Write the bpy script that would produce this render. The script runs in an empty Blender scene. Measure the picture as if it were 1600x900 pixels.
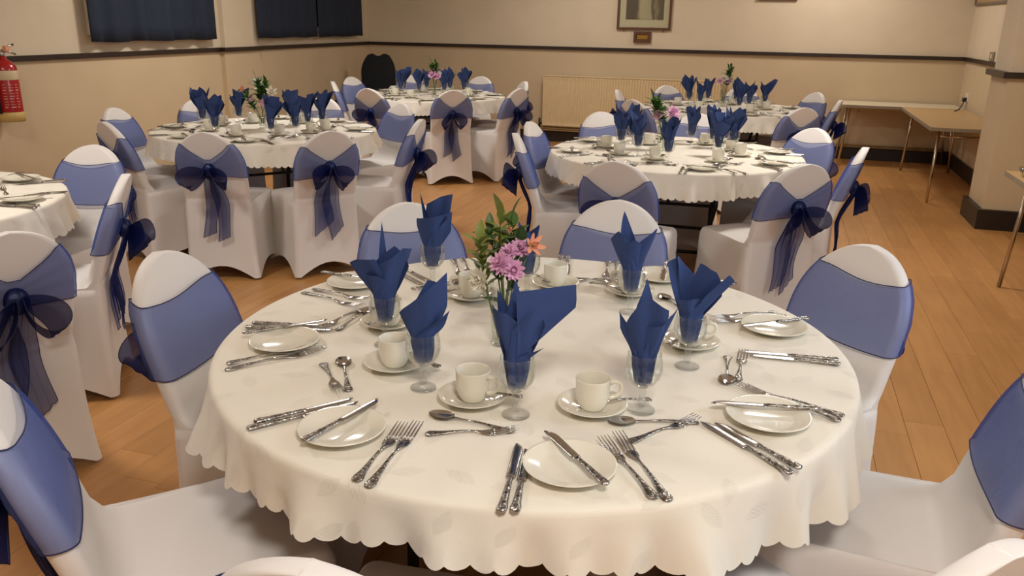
import bpy, math, random
import numpy as np
from mathutils import Matrix, Vector

rnd = random.Random(7)
S = bpy.context.scene
COL = S.collection
PI = math.pi

def lin(c):
    return tuple(((v / 255) / 12.92 if v / 255 <= .04045 else ((v / 255 + .055) / 1.055) ** 2.4) for v in c)

# ------------------------------------------------------------------ camera
PITCH, ROLL, YAW = math.radians(17.916), math.radians(.992), math.radians(16.965)
F0 = Vector((0, math.cos(PITCH), -math.sin(PITCH))); R0 = Vector((1, 0, 0)); U0 = R0.cross(F0)
R1 = math.cos(ROLL) * R0 + math.sin(ROLL) * U0
U1 = -math.sin(ROLL) * R0 + math.cos(ROLL) * U0
cam = bpy.data.cameras.new('camera'); cam.sensor_width = 36; cam.lens = 1296.2 / 1600 * 36
cam.clip_start = .02
camo = bpy.data.objects.new('camera', cam); COL.objects.link(camo)
m3 = Matrix((R1, U1, -F0)).transposed()
camo.matrix_world = Matrix.Translation((.508, -1.843, 1.502)) @ Matrix.Rotation(YAW, 4, 'Z') @ m3.to_4x4()
S.camera = camo

# ------------------------------------------------------------------ world, exposure, lights
S.view_settings.view_transform = 'Standard'
S.view_settings.look = 'None'
S.view_settings.gamma = 1
S.view_settings.use_curve_mapping = False
S.view_settings.exposure = -0.08
S.cycles.transparent_max_bounces = 24
S.cycles.max_bounces = 8
W = bpy.data.worlds.new('world'); S.world = W; W.use_nodes = True
W.node_tree.nodes['Background'].inputs[0].default_value = (.5, .5, .55, 1)
W.node_tree.nodes['Background'].inputs[1].default_value = .15

CEIL = 2.75
LAMPS = [(-3.2, 4.5, 40), (.75, 3.5, 40), (-1.7, 7.3, 22), (1.0, 7.75, 24), (-2.6, .3, 34), (.9, -2.0, 46)]
LAMP_COL = (1.0, .945, .88)
for i, (x, y, p) in enumerate(LAMPS):
    L = bpy.data.lights.new('ceiling_lamp', 'AREA'); L.shape = 'DISK'; L.size = .5; L.energy = p; L.color = LAMP_COL
    o = bpy.data.objects.new('ceiling_lamp', L); o.location = (x, y, CEIL - .13); COL.objects.link(o)
# daylight through the side window
L = bpy.data.lights.new('window_daylight', 'AREA'); L.shape = 'RECTANGLE'; L.size = 1.5; L.size_y = 1.0; L.energy = 22; L.color = (.72, .86, 1.0)
o = bpy.data.objects.new('window_daylight', L); o.location = (2.44, .2, 1.75); o.rotation_euler = (0, math.radians(90), 0); COL.objects.link(o)

# ------------------------------------------------------------------ materials
def nt(name):
    m = bpy.data.materials.new(name); m.use_nodes = True
    t = m.node_tree; b = t.nodes['Principled BSDF']
    return m, t, b

def mat(name, rgb, rough=.5, metal=0, var=.06, scale=12, bump=0, bscale=60, coat=0, stretch=None, spec=.5, sheen=0):
    m, t, b = nt(name)
    c = lin(rgb)
    tc = t.nodes.new('ShaderNodeTexCoord'); mp = t.nodes.new('ShaderNodeMapping')
    t.links.new(tc.outputs['Object'], mp.inputs[0])
    if stretch: mp.inputs['Scale'].default_value = stretch
    n = t.nodes.new('ShaderNodeTexNoise'); n.inputs['Scale'].default_value = scale; n.inputs['Detail'].default_value = 3
    t.links.new(mp.outputs[0], n.inputs['Vector'])
    r = t.nodes.new('ShaderNodeValToRGB')
    r.color_ramp.elements[0].position = .3; r.color_ramp.elements[1].position = .7
    r.color_ramp.elements[0].color = tuple(v * (1 - var) for v in c) + (1,)
    r.color_ramp.elements[1].color = tuple(min(1, v * (1 + var)) for v in c) + (1,)
    t.links.new(n.outputs['Fac'], r.inputs[0]); t.links.new(r.outputs[0], b.inputs['Base Color'])
    b.inputs['Roughness'].default_value = rough; b.inputs['Metallic'].default_value = metal
    b.inputs['Coat Weight'].default_value = coat
    b.inputs['Specular IOR Level'].default_value = spec
    b.inputs['Sheen Weight'].default_value = sheen
    if bump:
        n2 = t.nodes.new('ShaderNodeTexNoise'); n2.inputs['Scale'].default_value = bscale; n2.inputs['Detail'].default_value = 4
        t.links.new(mp.outputs[0], n2.inputs['Vector'])
        bp = t.nodes.new('ShaderNodeBump'); bp.inputs['Strength'].default_value = bump; bp.inputs['Distance'].default_value = .01
        t.links.new(n2.outputs['Fac'], bp.inputs['Height']); t.links.new(bp.outputs[0], b.inputs['Normal'])
    return m

def organza(name, rgb, opacity):
    m, t, b = nt(name); t.nodes.remove(b)
    out = t.nodes['Material Output']
    d = t.nodes.new('ShaderNodeBsdfDiffuse'); tl = t.nodes.new('ShaderNodeBsdfTranslucent'); g = t.nodes.new('ShaderNodeBsdfGlossy')
    tr = t.nodes.new('ShaderNodeBsdfTransparent')
    n = t.nodes.new('ShaderNodeTexNoise'); n.inputs['Scale'].default_value = 30
    tc = t.nodes.new('ShaderNodeTexCoord'); t.links.new(tc.outputs['Object'], n.inputs['Vector'])
    r = t.nodes.new('ShaderNodeValToRGB'); c = lin(rgb)
    r.color_ramp.elements[0].color = tuple(v * .85 for v in c) + (1,); r.color_ramp.elements[1].color = tuple(v * 1.15 for v in c) + (1,)
    t.links.new(n.outputs['Fac'], r.inputs[0])
    mp = t.nodes.new('ShaderNodeMapping'); mp.inputs['Scale'].default_value = (5, 5, 16); mp.inputs['Rotation'].default_value = (.2, .3, .4)
    wr = t.nodes.new('ShaderNodeTexNoise'); wr.inputs['Scale'].default_value = 1.6; wr.inputs['Detail'].default_value = 3
    bp = t.nodes.new('ShaderNodeBump'); bp.inputs['Strength'].default_value = .3; bp.inputs['Distance'].default_value = .012
    t.links.new(tc.outputs['Object'], mp.inputs[0]); t.links.new(mp.outputs[0], wr.inputs['Vector']); t.links.new(wr.outputs['Fac'], bp.inputs['Height'])
    for q in (d, tl, g): t.links.new(bp.outputs[0], q.inputs['Normal'])
    t.links.new(r.outputs[0], d.inputs[0]); t.links.new(r.outputs[0], tl.inputs[0])
    g.inputs['Roughness'].default_value = .38; g.inputs[0].default_value = (.55, .65, 1, 1)
    tr.inputs[0].default_value = (.79, .83, .97, 1)
    a = t.nodes.new('ShaderNodeMixShader'); a.inputs[0].default_value = .3
    t.links.new(d.outputs[0], a.inputs[1]); t.links.new(tl.outputs[0], a.inputs[2])
    a2 = t.nodes.new('ShaderNodeMixShader'); a2.inputs[0].default_value = .05
    t.links.new(a.outputs[0], a2.inputs[1]); t.links.new(g.outputs[0], a2.inputs[2])
    lw = t.nodes.new('ShaderNodeLayerWeight'); lw.inputs['Blend'].default_value = .25
    ma = t.nodes.new('ShaderNodeMapRange'); ma.inputs['To Min'].default_value = opacity; ma.inputs['To Max'].default_value = .96
    t.links.new(lw.outputs['Facing'], ma.inputs[0])
    mx = t.nodes.new('ShaderNodeMixShader'); t.links.new(ma.outputs[0], mx.inputs[0])
    t.links.new(tr.outputs[0], mx.inputs[1]); t.links.new(a2.outputs[0], mx.inputs[2])
    t.links.new(mx.outputs[0], out.inputs[0])
    return m

def thin_glass(name, tint=(.97, .98, .97), rough=.03, bump=.05, base=.03):
    m, t, b = nt(name); t.nodes.remove(b)
    out = t.nodes['Material Output']
    tr = t.nodes.new('ShaderNodeBsdfTransparent'); tr.inputs[0].default_value = tint + (1,)
    g = t.nodes.new('ShaderNodeBsdfGlossy'); g.inputs['Roughness'].default_value = rough
    n = t.nodes.new('ShaderNodeTexNoise'); n.inputs['Scale'].default_value = 25
    bp = t.nodes.new('ShaderNodeBump'); bp.inputs['Strength'].default_value = bump; bp.inputs['Distance'].default_value = .004; n.inputs['Scale'].default_value = 25 if bump < .3 else 90
    t.links.new(n.outputs['Fac'], bp.inputs['Height']); t.links.new(bp.outputs[0], g.inputs['Normal'])
    lw = t.nodes.new('ShaderNodeLayerWeight'); lw.inputs['Blend'].default_value = .5
    pw = t.nodes.new('ShaderNodeMath'); pw.operation = 'POWER'; pw.inputs[1].default_value = 2.4
    t.links.new(lw.outputs['Facing'], pw.inputs[0])
    ma = t.nodes.new('ShaderNodeMapRange'); ma.inputs['To Min'].default_value = base; ma.inputs['To Max'].default_value = .88
    t.links.new(pw.outputs[0], ma.inputs[0])
    mx = t.nodes.new('ShaderNodeMixShader'); t.links.new(ma.outputs[0], mx.inputs[0])
    t.links.new(tr.outputs[0], mx.inputs[1]); t.links.new(g.outputs[0], mx.inputs[2]); t.links.new(mx.outputs[0], out.inputs[0])
    return m

def damask(name, rgb):
    """white woven cloth with leaf shapes raised in the weave"""
    m, t, b = nt(name); N = t.nodes.new; K = t.links.new
    tc = N('ShaderNodeTexCoord')
    vo = N('ShaderNodeTexVoronoi'); vo.voronoi_dimensions = '2D'; vo.inputs['Scale'].default_value = 8.5; vo.inputs['Randomness'].default_value = .8
    K(tc.outputs['UV'], vo.inputs['Vector'])
    sc = N('ShaderNodeVectorMath'); sc.operation = 'SCALE'; sc.inputs['Scale'].default_value = 1
    K(tc.outputs['UV'], sc.inputs[0])
    sb = N('ShaderNodeVectorMath'); sb.operation = 'SUBTRACT'; K(sc.outputs[0], sb.inputs[0]); K(vo.outputs['Position'], sb.inputs[1])
    wn = N('ShaderNodeTexWhiteNoise'); wn.noise_dimensions = '3D'; K(vo.outputs['Color'], wn.inputs['Vector'])
    an = N('ShaderNodeMath'); an.operation = 'MULTIPLY'; an.inputs[1].default_value = 6.283; K(wn.outputs['Value'], an.inputs[0])
    ro = N('ShaderNodeVectorRotate'); ro.rotation_type = 'Z_AXIS'; K(sb.outputs[0], ro.inputs['Vector']); K(an.outputs[0], ro.inputs['Angle'])
    se = N('ShaderNodeSeparateXYZ'); K(ro.outputs[0], se.inputs[0])
    def M(op, a, bb=None):
        n = N('ShaderNodeMath'); n.operation = op
        for i, v in enumerate((a, bb)):
            if v is None: continue
            if isinstance(v, (int, float)): n.inputs[i].default_value = v
            else: K(v, n.inputs[i])
        return n.outputs[0]
    x, y = se.outputs['X'], se.outputs['Y']
    xl = M('DIVIDE', x, .034); yl = M('DIVIDE', M('ABSOLUTE', y), .0155)
    leaf = M('GREATER_THAN', M('SUBTRACT', 1, M('MULTIPLY', xl, xl)), yl)
    stripe = M('ADD', M('MULTIPLY', M('SINE', M('MULTIPLY', M('ADD', y, M('MULTIPLY', x, .5)), 2100)), .5), .5)
    hgt = M('MULTIPLY', leaf, stripe)
    wv = N('ShaderNodeTexNoise'); wv.inputs['Scale'].default_value = 420; K(tc.outputs['UV'], wv.inputs['Vector'])
    wv2 = N('ShaderNodeTexNoise'); wv2.inputs['Scale'].default_value = 5; K(tc.outputs['UV'], wv2.inputs['Vector'])
    tot = M('ADD', hgt, M('MULTIPLY', wv.outputs['Fac'], .35))
    bp = N('ShaderNodeBump'); bp.inputs['Strength'].default_value = .4; bp.inputs['Distance'].default_value = .0016
    K(tot, bp.inputs['Height'])
    bp2 = N('ShaderNodeBump'); bp2.inputs['Strength'].default_value = .25; bp2.inputs['Distance'].default_value = .02
    K(wv2.outputs['Fac'], bp2.inputs['Height']); K(bp.outputs[0], bp2.inputs['Normal'])
    K(bp2.outputs[0], b.inputs['Normal'])
    c = lin(rgb)
    r = N('ShaderNodeValToRGB'); r.color_ramp.elements[0].color = c + (1,); r.color_ramp.elements[1].color = tuple(v * .965 for v in c) + (1,)
    K(hgt, r.inputs[0]); K(r.outputs[0], b.inputs['Base Color'])
    b.inputs['Roughness'].default_value = .75; b.inputs['Sheen Weight'].default_value = .15
    return m

def metal(name, rgb, rough, engraved=False):
    m, t, b = nt(name)
    b.inputs['Base Color'].default_value = lin(rgb) + (1,); b.inputs['Metallic'].default_value = 1; b.inputs['Roughness'].default_value = rough
    tc = t.nodes.new('ShaderNodeTexCoord')
    n = t.nodes.new('ShaderNodeTexNoise'); n.inputs['Scale'].default_value = 140; n.inputs['Detail'].default_value = 2
    t.links.new(tc.outputs['Object'], n.inputs['Vector'])
    bp = t.nodes.new('ShaderNodeBump')
    bp.inputs['Strength'].default_value = .75 if engraved else .03; bp.inputs['Distance'].default_value = .004
    t.links.new(n.outputs['Fac'], bp.inputs['Height']); t.links.new(bp.outputs[0], b.inputs['Normal'])
    if engraved:
        r = t.nodes.new('ShaderNodeValToRGB'); c = lin(rgb)
        r.color_ramp.elements[0].position = .35; r.color_ramp.elements[1].position = .6
        r.color_ramp.elements[0].color = tuple(v * .35 for v in c) + (1,); r.color_ramp.elements[1].color = c + (1,)
        t.links.new(n.outputs['Fac'], r.inputs[0]); t.links.new(r.outputs[0], b.inputs['Base Color'])
    return m

def plank_mat(name, rgb):
    m, t, b = nt(name); N = t.nodes.new; K = t.links.new
    oi = N('ShaderNodeObjectInfo'); ge = N('ShaderNodeNewGeometry')
    mp = N('ShaderNodeMapping'); mp.inputs['Scale'].default_value = (9, .9, 1); K(ge.outputs['Position'], mp.inputs[0])
    n = N('ShaderNodeTexNoise'); n.inputs['Scale'].default_value = 3; n.inputs['Detail'].default_value = 5; K(mp.outputs[0], n.inputs['Vector'])
    ad = N('ShaderNodeMath'); ad.operation = 'MULTIPLY_ADD'; ad.inputs[1].default_value = .3; K(oi.outputs['Random'], ad.inputs[0])
    mu = N('ShaderNodeMath'); mu.operation = 'MULTIPLY'; mu.inputs[1].default_value = .7; K(n.outputs['Fac'], mu.inputs[0]); K(mu.outputs[0], ad.inputs[2])
    r = N('ShaderNodeValToRGB'); c = lin(rgb)
    r.color_ramp.elements[0].position = .2; r.color_ramp.elements[1].position = .8
    r.color_ramp.elements[0].color = (c[0] * .78, c[1] * .74, c[2] * .68, 1); r.color_ramp.elements[1].color = (c[0] * 1.15, c[1] * 1.15, c[2] * 1.15, 1)
    K(ad.outputs[0], r.inputs[0]); K(r.outputs[0], b.inputs['Base Color'])
    b.inputs['Roughness'].default_value = .36
    return m

M = {}
M['wall'] = mat('cream_wall_paint', (203, 182, 149), .75, var=.03, scale=3, bump=.04, bscale=90)
M['wall_up'] = mat('pale_wall_paint', (213, 197, 171), .75, var=.03, scale=3, bump=.04, bscale=90)
M['ceil'] = mat('ceiling_paint', (232, 226, 212), .9, var=.02)
M['rail'] = mat('dark_brown_gloss', (44, 32, 26), .35, var=.15, scale=20)
M['skirt'] = mat('black_brown_skirting', (38, 29, 24), .45, var=.2, scale=15)
M['plank'] = plank_mat('oak_plank', (192, 140, 84))
M['subfloor'] = mat('dark_underlay', (150, 106, 62), .8)
M['cloth'] = damask('white_damask', (236, 229, 214))
M['cover'] = mat('white_spandex', (228, 223, 219), .55, var=.015, scale=4, bump=.03, bscale=5, sheen=.25)
M['sash'] = organza('navy_organza', (72, 92, 162), .36)
M['sash_bow'] = organza('navy_organza_bow', (20, 29, 88), .82)
M['sash_tail'] = organza('navy_organza_tail', (30, 44, 112), .5)
M['hem'] = mat('navy_hem', (26, 32, 78), .6)
M['napkin'] = mat('navy_paper_napkin', (40, 62, 114), .8, var=.05, scale=30, bump=.12, bscale=500)
M['china'] = mat('ivory_china', (232, 227, 211), .12, var=.01, coat=.3)
M['steel'] = metal('polished_steel', (196, 194, 192), .17)
M['steel_far'] = metal('cutlery_steel', (168, 165, 160), .22)
M['engraved'] = metal('engraved_steel', (190, 188, 184), .25, True)
M['glass'] = thin_glass('clear_glass')
M['glass_foot'] = thin_glass('moulded_glass', bump=.5, base=.08)
M['water'] = thin_glass('vase_water', (.93, .96, .9), rough=.02)
M['curtain'] = mat('navy_curtain', (25, 37, 56), .85, var=.15, scale=5, bump=.1, bscale=200, stretch=(1, 1, .05))
M['red'] = mat('red_enamel', (168, 24, 28), .25, var=.04, coat=.3)
M['cream_label'] = mat('cream_label', (214, 196, 158), .5)
M['yellowed'] = mat('cream_foot', (206, 178, 110), .5)
M['print'] = mat('pale_print', (222, 176, 168), .5)
M['black'] = mat('black_plastic', (22, 22, 24), .4)
M['blackfab'] = mat('black_fabric', (17, 20, 24), .9, bump=.1, bscale=300)
M['rad'] = mat('cream_radiator_enamel', (222, 200, 158), .35, var=.02)
M['pipe'] = mat('painted_pipe', (190, 164, 120), .4)
M['chrome'] = metal('chrome_tube', (196, 186, 170), .25)
M['legmetal'] = mat('dark_folding_leg', (42, 38, 36), .4, metal=.4)
M['plytop'] = mat('plywood_underside', (150, 112, 70), .6, var=.1)
M['ltop'] = mat('pale_laminate', (214, 200, 172), .4, var=.03)
M['btop'] = mat('beech_laminate', (190, 156, 108), .35, var=.06, scale=6, stretch=(6, 1, 1))
M['edge'] = mat('grey_edging', (142, 128, 108), .5)
M['wood'] = mat('stained_wood', (92, 58, 34), .4, var=.2, scale=10, stretch=(1, 1, 8))
M['mount'] = mat('ivory_mount', (206, 196, 164), .7, var=.02)
M['brass'] = metal('brass_plate', (176, 140, 70), .35)
M['white_plastic'] = mat('white_plastic', (226, 216, 196), .4)
M['grey_frame'] = mat('grey_brown_frame', (112, 98, 84), .5)
M['cork'] = mat('cork_board', (170, 140, 100), .9, var=.2, scale=60)
M['stem'] = mat('green_stem', (72, 96, 40), .5)
M['leaf'] = mat('green_leaf', (66, 104, 38), .45, var=.25, scale=30)
M['leaf2'] = mat('dark_green_leaf', (44, 74, 34), .4, var=.2, scale=30)
M['leaf3'] = mat('yellow_green_leaf', (128, 142, 62), .5, var=.2, scale=30)
M['pink'] = mat('pink_petal', (230, 178, 212), .6, var=.12, scale=60)
M['palepink'] = mat('pale_pink_petal', (232, 190, 200), .6, var=.1, scale=60)
M['whitepet'] = mat('white_petal', (238, 232, 214), .6, var=.05, scale=60)
M['orange'] = mat('orange_petal', (232, 160, 126), .6, var=.12, scale=60)
M['sugar'] = mat('brown_sugar', (120, 84, 60), .9, var=.3, scale=90, bump=.5, bscale=200)
def lampmat():
    m, t, b = nt('lamp_diffuser'); b.inputs['Emission Color'].default_value = LAMP_COL + (1,); b.inputs['Emission Strength'].default_value = 6
    return m
M['lamp'] = lampmat()
def daymat():
    m, t, b = nt('daylit_pane'); b.inputs['Emission Color'].default_value = (.72, .86, 1, 1); b.inputs['Emission Strength'].default_value = 2
    return m
M['day'] = daymat()
def photomat():
    m, t, b = nt('faded_photo_print'); N = t.nodes.new; K = t.links.new
    tc = N('ShaderNodeTexCoord'); se = N('ShaderNodeSeparateXYZ'); K(tc.outputs['Object'], se.inputs[0])
    n = N('ShaderNodeTexNoise'); n.inputs['Scale'].default_value = 7; K(tc.outputs['Object'], n.inputs['Vector'])
    a = N('ShaderNodeMath'); a.operation = 'MULTIPLY_ADD'; a.inputs[1].default_value = .12; K(n.outputs['Fac'], a.inputs[0]); K(se.outputs['X'], a.inputs[2])
    r = N('ShaderNodeValToRGB'); e = r.color_ramp.elements
    mr = N('ShaderNodeMapRange'); mr.inputs['From Min'].default_value = -.23; mr.inputs['From Max'].default_value = .35; K(a.outputs[0], mr.inputs[0]); K(mr.outputs[0], r.inputs[0])
    e[0].position = .36; e[0].color = lin((96, 84, 68)) + (1,); e[1].position = .44; e[1].color = lin((186, 176, 142)) + (1,)
    for p, c in ((.62, (180, 170, 136)), (.66, (92, 82, 60)), (.74, (150, 138, 108)), (.8, (104, 92, 72))):
        q = e.new(p); q.color = lin(c) + (1,)
    K(r.outputs[0], b.inputs['Base Color']); b.inputs['Roughness'].default_value = .4
    return m
M['photo'] = photomat()

# ------------------------------------------------------------------ mesh helpers
def mk(name, verts, faces, mats, smooth=True, idx=None):
    me = bpy.data.meshes.new(name)
    me.from_pydata([tuple(map(float, v)) for v in verts], [], [tuple(int(i) for i in f) for f in faces])
    for m in (mats if isinstance(mats, (list, tuple)) else [mats]): me.materials.append(m)
    if smooth: me.polygons.foreach_set('use_smooth', [True] * len(me.polygons))
    if idx is not None: me.polygons.foreach_set('material_index', idx)
    me.update()
    return me

class B:
    """collects shapes of one mesh"""
    def __init__(s): s.v = []; s.f = []; s.i = []
    def add(s, V, Fc, k=0):
        n = len(s.v); s.v += [tuple(p) for p in V]; s.f += [tuple(q + n for q in f) for f in Fc]; s.i += [k] * len(Fc); return s
    def box(s, a, b, k=0):
        x0, y0, z0 = a; x1, y1, z1 = b
        V = [(x0, y0, z0), (x1, y0, z0), (x1, y1, z0), (x0, y1, z0), (x0, y0, z1), (x1, y0, z1), (x1, y1, z1), (x0, y1, z1)]
        return s.add(V, [(3, 2, 1, 0), (4, 5, 6, 7), (0, 1, 5, 4), (1, 2, 6, 5), (2, 3, 7, 6), (3, 0, 4, 7)], k)
    def lathe(s, prof, n=32, k=0, c=(0, 0, 0)):
        V = []; Fc = []
        for r, z in prof:
            for j in range(n):
                a = 2 * PI * j / n; V.append((c[0] + r * math.cos(a), c[1] + r * math.sin(a), c[2] + z))
        for i in range(len(prof) - 1):
            for j in range(n):
                j2 = (j + 1) % n; Fc.append((i * n + j, i * n + j2, (i + 1) * n + j2, (i + 1) * n + j))
        return s.add(V, Fc, k)
    def tube(s, pts, rad, n=8, k=0, cap=True):
        P = [Vector(p) for p in pts]; V = []; Fc = []
        up = None
        for i, p in enumerate(P):
            t = (P[min(i + 1, len(P) - 1)] - P[max(i - 1, 0)]).normalized()
            if up is None:
                up = Vector((0, 0, 1)) if abs(t.z) < .9 else Vector((1, 0, 0))
            u = (up - t * up.dot(t)).normalized(); w = t.cross(u); up = u
            r = rad[i] if isinstance(rad, (list, tuple)) else rad
            for j in range(n):
                a = 2 * PI * j / n; V.append(tuple(p + (u * math.cos(a) + w * math.sin(a)) * r))
        for i in range(len(P) - 1):
            for j in range(n):
                j2 = (j + 1) % n; Fc.append((i * n + j, i * n + j2, (i + 1) * n + j2, (i + 1) * n + j))
        if cap: Fc += [tuple(range(n))[::-1], tuple(range((len(P) - 1) * n, len(P) * n))]
        return s.add(V, Fc, k)
    def grid(s, G, k=0, wrap=False):
        G = np.asarray(G); a, b = G.shape[:2]; V = [tuple(p) for p in G.reshape(-1, 3)]; Fc = []
        for i in range(a - 1):
            for j in range(b if wrap else b - 1):
                j2 = (j + 1) % b; Fc.append((i * b + j, i * b + j2, (i + 1) * b + j2, (i + 1) * b + j))
        return s.add(V, Fc, k)
    def loft(s, secs, n=8, k=0):
        """secs: (y, z, half width, half thickness[, x])"""
        V = []; Fc = []
        for q in secs:
            y, z, w, h = q[:4]; x = q[4] if len(q) > 4 else 0
            for j in range(n):
                a = 2 * PI * j / n; V.append((x + w * math.cos(a), y, z + h * math.sin(a)))
        for i in range(len(secs) - 1):
            for j in range(n):
                j2 = (j + 1) % n; Fc.append((i * n + j, (i + 1) * n + j, (i + 1) * n + j2, i * n + j2))
        Fc += [tuple(range(n)), tuple(range((len(secs) - 1) * n, len(secs) * n))[::-1]]
        return s.add(V, Fc, k)
    def mesh(s, name, mats, smooth=True): return mk(name, s.v, s.f, mats, smooth, s.i)

def obj(name, me, parent=None, loc=None, rot=None):
    o = bpy.data.objects.new(name, me); COL.objects.link(o)
    if parent: o.parent = parent
    if loc is not None: o.location = loc
    if rot is not None: o.rotation_euler = rot
    return o
def tag(o, label, cat, group=None, kind=None):
    o['label'] = label; o['category'] = cat
    if group: o['group'] = group
    if kind: o['kind'] = kind
    return o
def struct(name, me, parent=None):
    o = obj(name, me, parent)
    if not parent: o['kind'] = 'structure'
    return o
def copy_tree(o, parent=None):
    c = o.copy(); COL.objects.link(c); c.parent = parent
    for ch in [k for k in o.children]: copy_tree(ch, c)
    return c
def boxme(name, a, b, m): return B().box(a, b).mesh(name, m, False)

# ------------------------------------------------------------------ room shell
XL, XR, YB, YF = -4.815, 2.492, 8.74, -3.4
RZ = 1.17
b = B(); b.box((XL - .15, YF - .15, -.12), (XR + .15, YB + .15, -.02)); fl = struct('floor', b.mesh('floor', M['subfloor'], False))
struct('ceiling', boxme('ceiling', (XL - .15, YF - .15, CEIL), (XR + .15, YB + .15, CEIL + .1), M['ceil']))
def wall(name, lo, up): 
    b = B(); b.box(*lo, 0); b.box(*up, 1); return struct(name, b.mesh(name, [M['wall'], M['wall_up']], False))
wall('wall_back', ((XL - .15, YB, -.02), (XR + .15, YB + .15, RZ)), ((XL - .15, YB, RZ), (XR + .15, YB + .15, CEIL)))
wall('wall_left', ((XL - .15, YF, -.02), (XL, YB, RZ)), ((XL - .15, YF, RZ), (XL, YB, CEIL)))
wall('wall_front', ((XL - .15, YF - .15, -.02), (XR + .15, YF, RZ)), ((XL - .15, YF - .15, RZ), (XR + .15, YF, CEIL)))
wall('wall_right', ((XR, YF, -.02), (XR + .15, YB, RZ)), ((XR, YF, RZ), (XR + .15, YB, CEIL)))
# shallow pier on the curtain wall, square pillar on the alcove side
b = B(); b.box((XL, 5.50, 0), (XL + .05, 6.11, RZ), 0); b.box((XL, 5.52, RZ), (XL + .05, 6.02, CEIL), 1)
struct('wall_pier', b.mesh('wall_pier', [M['wall'], M['wall_up']], False))
b = B(); b.box((2.155, 5.335, 0), (XR, 5.86, RZ), 0); b.box((2.165, 5.345, RZ), (XR, 5.85, CEIL), 1)
struct('pillar_1', b.mesh('pillar_1', [M['wall'], M['wall_up']], False))
def rail(name, segs):
    b = B()
    for lo, hi in segs: b.box(lo, hi)
    return struct(name, b.mesh(name, M['rail'], False))
h0, h1 = RZ - .018, RZ + .022
rail('trim_1', [((XL, YB - .028, h0), (XR, YB, h1))])
rail('trim_2', [((XL, YF, h0), (XL + .028, 5.50, h1)), ((XL, 5.47, h0), (XL + .078, 6.13, h1)), ((XL, 6.13, h0), (XL + .028, YB - .028, h1))])
rail('trim_3', [((XR - .028, 5.86, h0), (XR, YB - .028, h1))])
rail('trim_4', [((2.115, 5.30, h0 - .004), (XR, 5.90, h1))])
rail('trim_5', [((XR - .028, YF, h0), (XR, 5.30, h1))])
def skirt(name, segs):
    b = B()
    for lo, hi in segs: b.box(lo, hi)
    return struct(name, b.mesh(name, M['skirt'], False))
skirt('baseboard_back', [((XL, YB - .025, 0), (XR, YB, .15))])
skirt('baseboard_left', [((XL, YF, 0), (XL + .025, 5.5, .15)), ((XL, 5.47, 0), (XL + .075, 6.13, .15)), ((XL, 6.13, 0), (XL + .025, YB - .025, .15))])
skirt('baseboard_right', [((XR - .025, 5.88, 0), (XR, YB - .025, .15)), ((XR - .025, YF, 0), (XR, 5.3, .15))])
skirt('baseboard_pillar', [((2.115, 5.295, 0), (XR, 5.885, .155))])

# floor planks: each its own board where the photograph lets you tell them apart
PW, PL = .145, 1.05
cxy = Vector((.508, -1.843)); fwd = Vector((-math.sin(YAW), math.cos(YAW))); rgt = Vector((math.cos(YAW), math.sin(YAW)))
near, far = [], []
i0, i1 = int((XL - 1.14) / PW) - 1, int((XR - 1.14) / PW) + 1
for i in range(i0, i1 + 1):
    x = 1.14 + i * PW
    off = rnd.random() * PL
    if i == 0: off = (1.49) % PL
    if i == 1: off = (1.05) % PL
    k0 = int((YF - off) / PL) - 1
    for k in range(k0, int((YB - off) / PL) + 1):
        y0 = max(YF, off + k * PL); y1 = min(YB, off + (k + 1) * PL); xa = max(XL, x); xb = min(XR, x + PW)
        if y1 - y0 < .02 or xb - xa < .02: continue
        c = Vector(((xa + xb) / 2, (y0 + y1) / 2)) - cxy
        z = c.dot(fwd); w = c.dot(rgt)
        vis = z > .9 and abs(w) < z * .66 + .4
        # floor hidden under tables is looked at last
        pen = min((Vector(((xa + xb) / 2, (y0 + y1) / 2)) - Vector(t)).length for t in ((0, 0), (-.03, 3.27), (-2.76, 3.2), (-2.86, 6.25), (.1, 6.25), (-2.93, .54)))
        (near if vis else far).append((z + (2.0 if pen < .95 else 0) - (2.0 if xa > 1.0 else 0), xa, xb, y0, y1))
near.sort(); far += near[300:]; near = near[:300]
G = .0006
for _, xa, xb, y0, y1 in near:
    w, l, c = (xb - xa) / 2 - G, (y1 - y0) / 2 - G, .0008
    V = [(-w, -l, -.02), (w, -l, -.02), (w, l, -.02), (-w, l, -.02), (-w, -l, -c), (w, -l, -c), (w, l, -c), (-w, l, -c), (-w + c, -l + c, 0), (w - c, -l + c, 0), (w - c, l - c, 0), (-w + c, l - c, 0)]
    Fc = [(0, 1, 5, 4), (1, 2, 6, 5), (2, 3, 7, 6), (3, 0, 4, 7), (4, 5, 9, 8), (5, 6, 10, 9), (6, 7, 11, 10), (7, 4, 8, 11), (8, 9, 10, 11)]
    obj('plank', mk('plank', V, Fc, M['plank'], False), fl, ((xa + xb) / 2, (y0 + y1) / 2, 0))
b = B()
for _, xa, xb, y0, y1 in far: b.box((xa + G, y0 + G, -.02), (xb - G, y1 - G, 0))
o = obj('plank_field', b.mesh('plank_field', M['plank'], False), fl); o['kind'] = 'stuff'

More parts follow.
